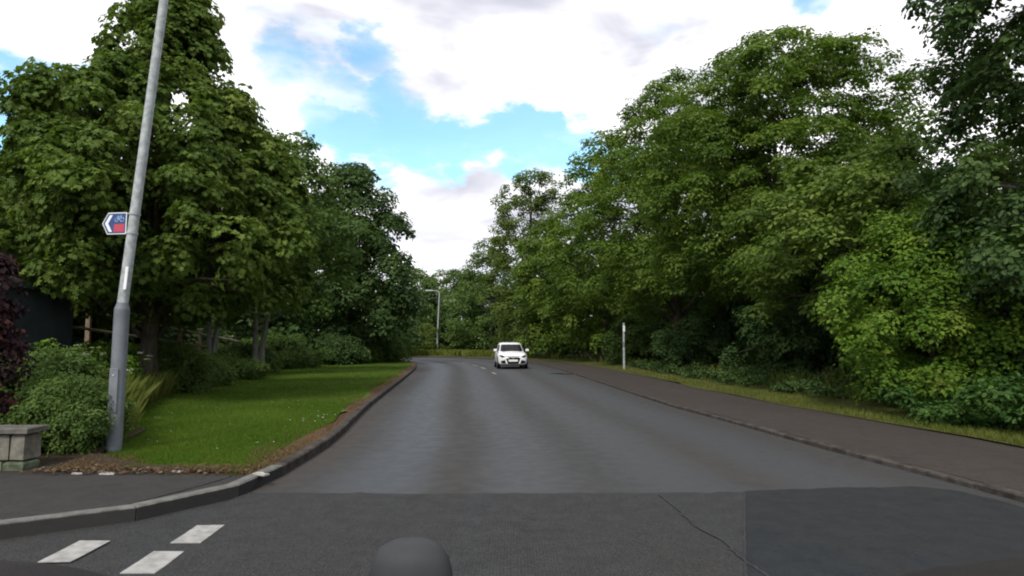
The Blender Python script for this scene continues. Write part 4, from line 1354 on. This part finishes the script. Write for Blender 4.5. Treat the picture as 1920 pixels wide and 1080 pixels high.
    for s in (-1, 1):
        MB().box((s * .865, -.1, .86), (.012, .18, .03), 0, .003).build('door_handle', M['car_white'], root)


hatchback()


# ------------------------------------------------------------------ the camera's own car: dashboard top
def dashboard():
    root = empty('dashboard', (0, .5, 1.05), 0, 'dark dashboard top of the car carrying the camera, showing at the lower corners', 'dashboard')
    # top profile across the car: dips in the middle, rises to both ends
    xs = np.linspace(-.78, .78, 53)
    ty = np.linspace(.30, .62, 9)

    def topz(x, y):
        L = np.interp(x, [-.78, -.42, -.30, -.2, 0, .2, .28, .38, .5, .78], [.196, .172, .143, .09, .06, .08, .137, .168, .182, .196])
        return L - .16 * ((y - .47) / .3) ** 2
    V, idx = [], {}
    for i, x in enumerate(xs):
        for j, y in enumerate(ty):
            V.append((x, y - .5, float(topz(x, y))))
    n2 = len(ty)
    F = [(i * n2 + j, (i + 1) * n2 + j, (i + 1) * n2 + j + 1, i * n2 + j + 1) for i in range(len(xs) - 1) for j in range(n2 - 1)]
    nb = len(V)
    V += [(x, y, -.35) for x, y, z in V[:nb]]
    F += [tuple(nb + q for q in reversed(f)) for f in list(F)]
    nx = len(xs)
    F += [(i * n2, nb + i * n2, nb + (i + 1) * n2, (i + 1) * n2) for i in range(nx - 1)]
    F += [((i + 1) * n2 + n2 - 1, nb + (i + 1) * n2 + n2 - 1, nb + i * n2 + n2 - 1, i * n2 + n2 - 1) for i in range(nx - 1)]
    F += [(j + 1, nb + j + 1, nb + j, j) for j in range(n2 - 1)]
    e = (nx - 1) * n2
    F += [(e + j, nb + e + j, nb + e + j + 1, e + j + 1) for j in range(n2 - 1)]
    MB().add(V, F).build('top_panel', M['dash'], root, True)
    MB().tube([(-.78, -.03, .199), (-.55, -.03, .183), (-.42, -.03, .175), (-.34, -.03, .157)], .006, 8).build('trim_strip', M['dash_trim'], root, True)


dashboard()


def reflection_dome():
    root = empty('camera_mount', (-.0715, .45, 1.109), 0, 'dark rounded plastic mount puck on the dashboard at the bottom centre', 'mount')
    # short dome added for the windscreen reflection of something on the dash
    prof = [(.030, 0), (.030, .118), (.0295, .130), (.027, .140), (.022, .1475), (.014, .1515), (.004, .1525)]
    n = 32
    vs = [(r * math.cos(2 * math.pi * k / n), r * .7 * math.sin(2 * math.pi * k / n), z) for r, z in prof for k in range(n)]
    fs = [(i * n + k, i * n + (k + 1) % n, (i + 1) * n + (k + 1) % n, (i + 1) * n + k) for i in range(len(prof) - 1) for k in range(n)]
    fs += [tuple(reversed(range(n))), tuple((len(prof) - 1) * n + k for k in range(n))]
    MB().add(vs, fs).build('shell', M['mount'], root, True)
    MB().tube([(.0312 * math.cos(q) , .022 * math.sin(q), .09) for q in np.linspace(0, 2 * math.pi, 33)], .0012, 6, False).build('rim', M['mount_rim'], root, True)


reflection_dome()
